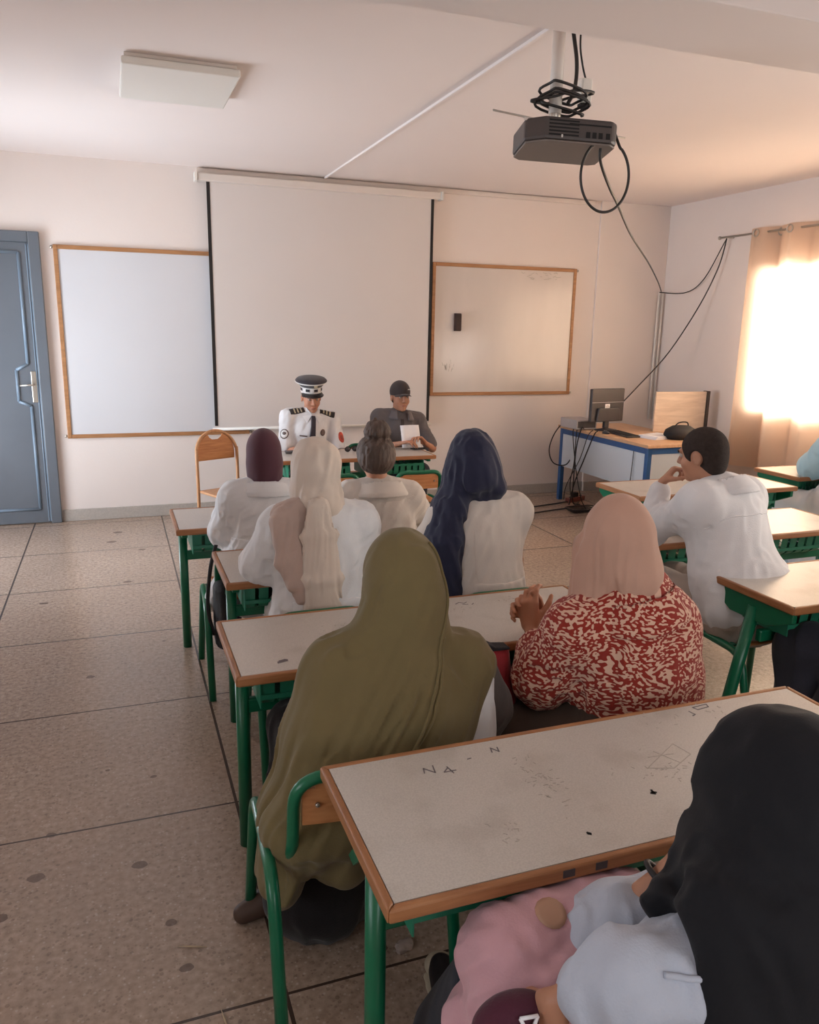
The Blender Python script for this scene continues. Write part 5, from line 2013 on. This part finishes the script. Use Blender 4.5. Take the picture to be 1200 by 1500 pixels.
solid('skirt', [El((.64, 1.93, .52), (.20, .16, .10)), Xc((.64, 1.97, .50), (.62, 2.32, .48), (.19, .10), (.19, .09), (1, 0, 0)), Xc((.62, 2.32, .46), (.56, 2.20, .05), (.19, .10), (.22, .13), (1, 0, 0)), Xc((.56, 1.98, .42), (.47, 1.97, .10), (.14, .12), (.15, .12), (1, 0, 0))], MATP['blackskirt'], o, .008, .05, [(.012, 16, (0, 0, 1), .15, 66)])
for n in 'LR':
    a, b_ = J['ank' + n], J['toe' + n]
    solid('shoe', [Cn(a + A3((0, 0, -.045)), a + (b_ - a) * .5 + A3((0, 0, -.01)), .042, .044), Cn(a + (b_ - a) * .5 + A3((0, 0, -.01)), b_ + (b_ - a) * .15, .044, .030)], MATP['brownshoe'], o, .006, .02)

# ---------------------------------------------------------------- woman in the patterned blouse (third row, right)
J = pose((1.53, 1.93, .53), (1.455, 1.93, .925), (1.400, 1.955, 1.115), 6, .175, (10, 6, -2), 1.03, sl=(1.290, 1.96, .835), sr=(1.570, 1.92, .845))
arm(J, 'L', (1.262, 2.205, .755), (-.5, 0, -1), E=(1.215, 2.03, .655), hand=dict(d=(-.05, .25, .95), pn=(.75, .55, -.25), curls=[(20, 45, 30), (28, 55, 35), (35, 60, 35), (45, 60, 35)], thumb=(.6, .55, .35)))
arm(J, 'R', (1.345, 2.255, .775), (.7, 0, -1), E=(1.52, 2.13, .66), hand=dict(d=(-.85, .22, .30), pn=(-.35, -.85, -.1), curls=[(30, 45, 30)] * 4, thumb=(.5, .7, .2)))
o, b = person('woman in a tan headscarf and rust-and-cream patterned blouse with clasped hands', J, MATP['skin_warm'], .0048)
bl = solid('blouse', torso(J, .028) + [Cn(J['SL'], J['EL'], .088, .076), Cn(J['EL'], J['EL'] + (J['WL'] - J['EL']) * .62, .070, .048), Cn(J['SR'], J['ER'], .095, .085), Cn(J['ER'], J['ER'] + (J['WR'] - J['ER']) * .7, .08, .05),
                                       El((1.49, 1.93, .72), (.195, .15, .20)), Xc((1.51, 1.93, .62), (1.53, 1.93, .47), (.200, .155), (.198, .165), (1, 0, 0)), Cn((1.570, 1.92, .83), (1.635, 1.93, .66), .082, .082), Xc((1.455, 1.92, .93), (1.45, 1.91, .965), (.115, .10), (.10, .085), (1, 0, 0))],
             MATP['blouse'], o, .006, .05, [(.006, 20, (.25, 0, 1), .12, 71), (.012, 30, (.8, .2, .5), .2, 72, (1.20, 2.02, .68), (.16, .25, .14)), (.008, 24, (0, 0, 1), .15, 73, (1.35, 1.9, .80), (.1, .2, .2))])
collar(J, MATP['blouse'], bl, -.045, .060, (.160, .148), (.118, .108), .025, .06)
scarf(J, [El((1.398, 1.945, 1.132), (.092, .112, .126), None, .015), El((1.436, 1.890, 1.02), (.074, .070, .095), None, .04), Xc((1.336, 1.985, 1.09), (1.322, 1.985, .90), (.032, .07), (.026, .06), (1, 0, 0), .02)], MATP['tan'], o, .006, .025,
      [(.007, 40, (-.05, 0, 1), .06, 74, (1.31, 1.93, 1.0), (.08, .3, .16)), (.005, 16, (-.3, 0, 1), .15, 75)], 1.0)
solid('skirt', [El((1.53, 1.94, .52), (.21, .17, .10)), Xc((1.52, 1.98, .50), (1.36, 2.34, .47), (.20, .11), (.22, .10), (1, 0, 0)), Xc((1.36, 2.34, .46), (1.40, 2.30, .05), (.22, .10), (.26, .14), (1, 0, 0)), Xc((1.36, 1.96, .53), (1.12, 2.06, .47), (.14, .08), (.10, .07), (0, 1, 0))], MATP['plaid'], o, .008, .05, [(.016, 20, (.6, .6, .2), .15, 76)])
shoes(J, o, MATP['shoe'])

# ---------------------------------------------------------------- girl in the black headscarf (nearest, right)
J = pose((1.06, .80, .53), (.950, .87, .835), (1.005, .90, .985), 55, .150, (38, 12, -6), 1.0, sl=(.875, .775, .755), sr=(1.05, 1.0, .74))
arm(J, 'R', (.895, 1.020, .765), (-1, 0, -1), E=(.745, 1.060, .605), hand=dict(d=(.25, -.35, .9), pn=(.5, -.6, -.2), curl=(50, 60, 40)))
arm(J, 'L', (.600, .905, .690), (-.6, -.6, .3), E=(.690, .845, .755), hand=dict(d=(-.06, .10, -.95), pn=(.8, .3, 0), curl=(25, 35, 25)))
J['kneeL'] = A3((.66, 1.16, .49)); J['ankL'] = A3((.70, 1.50, .085)); J['toeL'] = A3((.735, 1.66, .04))
J['kneeR'] = A3((.80, 1.22, .49)); J['ankR'] = A3((.95, 1.48, .085)); J['toeR'] = A3((.96, 1.63, .04))
o, b = person('girl in a black headscarf and pale hooded top, nearest at the lower right', J, MATP['skin'], .0048)
ho = solid('hooded_top', torso(J, .004) + [Cn(J['SL'], J['EL'], .066, .058), Cn(J['EL'], J['EL'] + (J['WL'] - J['EL']) * .45, .056, .048), Cn(J['SR'], J['ER'], .070, .058), Cn(J['ER'], J['ER'] + (J['WR'] - J['ER']) * .46, .058, .052),
                                           El((.83, .84, .78), (.09, .08, .05), None, .03), El((1.02, .88, .60), (.12, .10, .12))], MATP['hoodie'], o, .0055, .035,
           [(.012, 18, (.8, .1, .5), .22, 81), (.012, 30, (-.2, .5, 1), .2, 82, (.70, .80, .76), (.12, .14, .14)), (.010, 34, (.2, .4, 1), .2, 83, (.72, 1.03, .66), (.1, .12, .08))])
org = A3(o.location)
seam('hood_seam', ho, [(.70, .80, .80), (.74, .77, .81), (.79, .73, .80), (.84, .70, .78)], .005, MATP['hoodie'], o, .002)
sc_b = scarf(J, [El((1.01, .90, 1.00), (.118, .130, .113), None, .03), Xc((.990, .92, .95), (.960, .91, .86), (.100, .10), (.095, .085), (1, 0, 0), .04), Xc((.960, .91, .86), (.865, .895, .748), (.095, .085), (.110, .028), (1, 0, 0), .04),
                 Xc((1.04, .87, .96), (.965, .77, .84), (.13, .12), (.200, .08), (1, 0, 0), .05), Xc((.970, .77, .84), (.985, .715, .48), (.200, .08), (.225, .09), (1, 0, 0), .04)], MATP['black'], o, .006, .045,
             [(.007, 14, (-.6, 0, .8), .12, 84), (.005, 26, (-.5, 0, .8), .12, 85)], 1.03)
ring = []
Wp, Ep = J['WR'], J['ER']
dv = unit(Wp - Ep)
u0 = unit(np.cross(dv, A3((0, 0, 1))))
v0 = np.cross(dv, u0)
for i in range(20):
    a = 2 * PI * i / 20
    ring.append(tuple(Wp - dv * .012 + (u0 * math.cos(a) + v0 * math.sin(a)) * .034 - org))
MB().tube(ring, .006, 8, None, False, True).build('wrist_band', MATP['shoe'], b)
solid('skirt', [El((1.05, .82, .52), (.20, .18, .11)), Xc((1.0, .86, .51), (.72, 1.17, .47), (.20, .115), (.19, .10), (.7, .7, 0)), Cn((1.04, .80, .52), (.80, 1.22, .47), .13, .10), Xc((.72, 1.17, .46), (.76, 1.40, .06), (.15, .12), (.20, .15), (1, 0, 0)), Xc((.66, 1.12, .44), (.66, 1.16, .10), (.08, .12), (.10, .14), (1, 0, 0))], MATP['navyskirt'], o, .008, .05, [(.010, 14, (0, 0, 1), .15, 86)])
for n in 'LR':
    a, t_ = J['ank' + n], J['toe' + n]
    so = solid('shoe', [Cn(a + A3((0, 0, -.03)), a + A3((0, 0, -.04)), .043, .040), Cn(a + A3((0, 0, -.04)), t_ + A3((0, 0, .004)), .042, .036)], MATP['shoe'], o, .006, .02)
    solid('toe_cap', [El(t_ + A3((0, .012, .002)), (.042, .040, .030))], MATP['cream_sole'], so, .006)
    solid('sole', [Xc(a + A3((0, -.02, -.072)), t_ + A3((0, .012, -.026)), (.046, .012), (.046, .012), (1, 0, 0))], MATP['cream_sole'], so, .006)

# ---------------------------------------------------------------- two people cut by the right edge
J = pose((2.78, 1.84, .53), (2.80, 1.90, 1.0), (2.80, 1.95, 1.17), 0, .17, (0, 5, 0))
J['kneeL'] = A3((2.52, 2.24, .52)); J['ankL'] = A3((2.47, 2.16, .085)); J['toeL'] = A3((2.46, 2.31, .04))
arm(J, 'L', (2.70, 2.24, .76), (-.7, -.2, -.4))
arm(J, 'R', (2.95, 2.24, .76), (.7, -.2, -.4))
o, b = person('person in dark trousers seated at the right edge, only one leg in view', J, MATP['skin'], .009)
solid('trousers', [El(J['P'], (.19, .15, .12)), Cn(J['hipL'], J['kneeL'], .105, .085), Cn(J['hipR'], J['kneeR'], .105, .085), Cn(J['kneeL'], J['ankL'], .085, .070), Cn(J['kneeR'], J['ankR'], .085, .070), Xc((2.62, 1.96, .50), (2.48, 2.0, .28), (.13, .09), (.12, .08), (0, 1, 0))], MATP['trousers'], o, .007, .04, [(.016, 15, (.5, .3, .8), .2, 91)])
solid('top', torso(J, .02) + arms(J, .024, .92), MATP['charcoal'], o, .009, .03, [(.008, 16, (0, 0, 1), .2, 92)])
solid('hair', [El(J['H'] + A3((0, -.02, .03)), (.086, .106, .10)), El(J['H'] + A3((0, .12, -.03)), (.08, .08, .10), None, .01, -1)], MATP['crop'], o, .008)
shoes(J, o, MATP['shoe'])

J = pose((4.82, 4.10, .53), (4.86, 4.16, 1.0), (4.88, 4.22, 1.17), 0, .17, (0, 5, 0))
arm(J, 'L', (4.88, 4.48, .77), (-.7, 0, -.6), E=(4.72, 4.32, .80))
arm(J, 'R', (5.02, 4.48, .77), (.7, -.2, -.4))
J['kneeL'] = A3((4.62, 4.46, .52)); J['ankL'] = A3((4.50, 4.20, .085)); J['toeL'] = A3((4.44, 4.30, .04))
o, b = person('person in pale blue and a white coat by the curtain, cut by the right edge', J, MATP['skin'], .009)
solid('top', torso(J, .020) + arms(J, .040, .85), MATP['aqua'], o, .008, .03, [(.014, 18, (.5, 0, 1), .2, 93)])
solid('coat', [El(J['P'] + A3((0, 0, .05)), (.22, .17, .17)), Xc(J['P'] + A3((-.06, .05, 0)), (4.58, 4.42, .53), (.14, .10), (.10, .09), (1, 0, 0)), Xc(J['P'] + A3((-.05, 0, 0)), (4.64, 4.10, .18), (.20, .16), (.22, .14), (1, 0, 0))], MATP['coat'], o, .008, .04, [(.016, 15, (.2, .2, 1), .2, 94)])
solid('trousers', legs(J, .01), MATP['aqua'], o, .009)
solid('hair', [El(J['H'] + A3((0, -.02, .03)), (.086, .106, .10)), El(J['H'] + A3((0, .12, -.03)), (.08, .08, .10), None, .01, -1)], MATP['crop'], o, .008)
shoes(J, o, MATP['brownshoe'])

# ================================================================== SMALL THINGS ON DESKS, LAPS AND FLOOR
ZT = .722
o = empty('paper_sheet', (2.335, 6.255, .733), R(2))
tag(o, 'white sheet of paper held upright by the man in the grey cap', 'paper')
vs, fs = [], []
for j in range(7):
    z = .185 * j / 6
    for i in range(5):
        x = -.085 + .17 * i / 4
        vs.append((x, .010 * math.sin(PI * i / 4) + .06 * (z / .185) ** 1.4, z))
for j in range(6):
    for i in range(4):
        a = j * 5 + i
        fs.append((a, a + 1, a + 6, a + 5))
m = MB().add(vs, fs, None, True)
s = m.build('sheet', MAT['paper'], o)
md = s.modifiers.new('thickness', 'SOLIDIFY')
md.thickness = .0012
o = empty('mobile_phone', (2.40, 6.23, ZT), R(8))
tag(o, 'black mobile phone lying under the upright paper', 'phone')
MB().box2((-.075, -.035, .0), (.075, .035, .009)).build('case', MAT['screen_back'], o, .004)
MB().box2((-.068, -.031, .009), (.068, .031, .0098)).build('screen', MAT['dark'], o)
o = empty('notebook', (1.33, 6.29, ZT), R(-6))
tag(o, 'small dark notebook by the officer\'s folded hands', 'notebook')
MB().box2((-.07, -.05, 0), (.07, .05, .012)).build('cover', MAT['screen_back'], o, .003)
MB().box2((-.066, -.046, .002), (.071, .046, .010)).build('pages', MAT['paper'], o)
o = empty('sunglasses', (1.80, 6.24, ZT), R(10))
tag(o, 'dark sunglasses lying on the front desk between the two men', 'sunglasses')
for s in (-1, 1):
    ring = [(s * .034 + .026 * math.cos(a), .0, .022 + .019 * math.sin(a)) for a in [2 * PI * i / 18 for i in range(18)]]
    MB().tube(ring, .0025, 6, None, False, True).build('rim', MAT['dark'], o)
    MB().lathe([(.024, -.001), (.024, .001)], (s * .034, 0, .022), 18, None, (0, 1, 0)).build('tinted_lens', MAT['screen_back'], o)
    MB().tube(bez([(s * .062, 0, .030), (s * .066, .06, .022), (s * .060, .12, .006)]), .0025, 6).build('temple', MAT['dark'], o)
MB().tube(bez([(-.010, 0, .026), (0, 0, .031), (.010, 0, .026)]), .0022, 6).build('bridge', MAT['dark'], o)

# black backpack hanging at the front-row chair
o = empty('backpack', (.40, 3.62, .30))
tag(o, 'black backpack with a long strap hanging beside the front-row chair', 'backpack')
solid('body', [Xc((.415, 3.64, .52), (.425, 3.62, .27), (.030, .08), (.042, .09), (1, 0, 0))], MAT['blackbag'], o, .008, .03, [(.012, 16, (0, 0, 1), .3, 101)])
MB().tube(bez([(.0, .05, .42), (-.035, 0, .32), (-.055, -.02, .14), (-.03, -.02, .0)]), .010, 8, None, True, False, .4).build('strap', MAT['blackbag'], o)
# white cloth end of the coat spilling beside it belongs to the maroon girl's coat

o = empty('red_bag', (1.12, 2.12, .55))
tag(o, 'red fabric pouch with a black flap between the olive cape and the patterned blouse', 'bag')
solid('pouch', [Xc((1.085, 2.13, .705), (1.115, 2.11, .57), (.055, .038), (.050, .045), (1, 0, 0))], MATP['redbag'], o, .005, .02, [(.005, 20, (0, 0, 1), .4, 111)])
f = MB()
f.prism([(-.085, .188), (-.060, .196), (-.078, .222), (-.035, .200), (.015, .194), (.012, .186)], -.02, .03, 'xz')
f.build('flap', MAT['blackbag'], o, .004)
MB().lathe([(.004, 0), (.006, .01), (.004, .02)], (.03, -.035, .02), 8).build('zip_pull', MAT['steel'], o)

# pink jacket on the lap of the girl in black
o = empty('pink_jacket', (.74, 1.06, .56))
tag(o, 'pink fleece jacket with a tan patch bundled on the lap under the nearest desk', 'jacket')
pk = solid('cloth', [Cn((.625, 1.095, .600), (.88, 1.095, .620), .085, .070), Cn((.635, 1.06, .590), (.665, .985, .590), .070, .055), Xc((.655, 1.08, .57), (.78, 1.04, .57), (.10, .075), (.09, .07), (0, 1, 0)), Xc((.62, 1.02, .56), (.575, 1.12, .46), (.07, .05), (.05, .045), (1, 0, 0))], MATP['pink'], o, .006, .04,
      [(.014, 17, (.8, .5, .2), .22, 121), (.008, 30, (.3, -.6, .6), .25, 122)])
decal('tan_patch', pk, o, (.690, 1.075, .690), (.95, -.20, .05), (.12, .80, .55), .058, .060, mat('tan_leather', (176, 136, 112), .6), .004, True)
o = empty('burgundy_bag', (.575, .93, .50))
tag(o, 'burgundy bag with a small white triangle mark at the bottom edge', 'bag')
solid('body', [Xc((.540, .94, .650), (.570, .98, .55), (.060, .032), (.075, .045), (1, 0, 0))], MATP['burgundy'], o, .006, .02, [(.006, 14, (0, 0, 1), .3, 131)])
tri = MB()
tp = [(-.016, .014), (.016, .014), (0, -.014)]
for i in range(3):
    a, b2 = tp[i], tp[(i + 1) % 3]
    tri.tube([(a[0], 0, a[1]), (b2[0], 0, b2[1])], .0032, 6)
tri.build('triangle_mark', MAT['paper'], o, 0, (-.020, -.030, .158)).rotation_euler = (R(-25), R(8), R(0))
# litter on the floor
for (x, y, a, l, lab) in ((.11, 2.00, -.35, .085, 'thin pale straw on the floor left of the olive cape'), (.165, 1.72, 1.7, .075, 'thin pale splinter on the floor near the lower left'), (.41, 2.36, .9, .06, 'thin twig on the floor by the third-row desk leg')):
    tag(MB().tube([(x - l / 2 * math.cos(a), y - l / 2 * math.sin(a), .003), (x, y, .004), (x + l / 2 * math.cos(a), y + l / 2 * math.sin(a), .003)], [.001, .0028, .0008], 6).build('straw', mat('dry_straw', (186, 164, 136), .8)), lab, 'straw', 'bits of straw on the floor')
o = tag(solid('paper_scrap', [El((.68, 1.80, .010), (.022, .016, .009)), Cn((.665, 1.79, .01), (.695, 1.81, .012), .007, .006)], mat('grubby_paper', (168, 152, 144), .9), None, .003, .008, [(.006, 90, (1, 0, 0), .6, 141)]),
        'crumpled paper scrap on the floor beside the nearest desk leg', 'paper scrap')
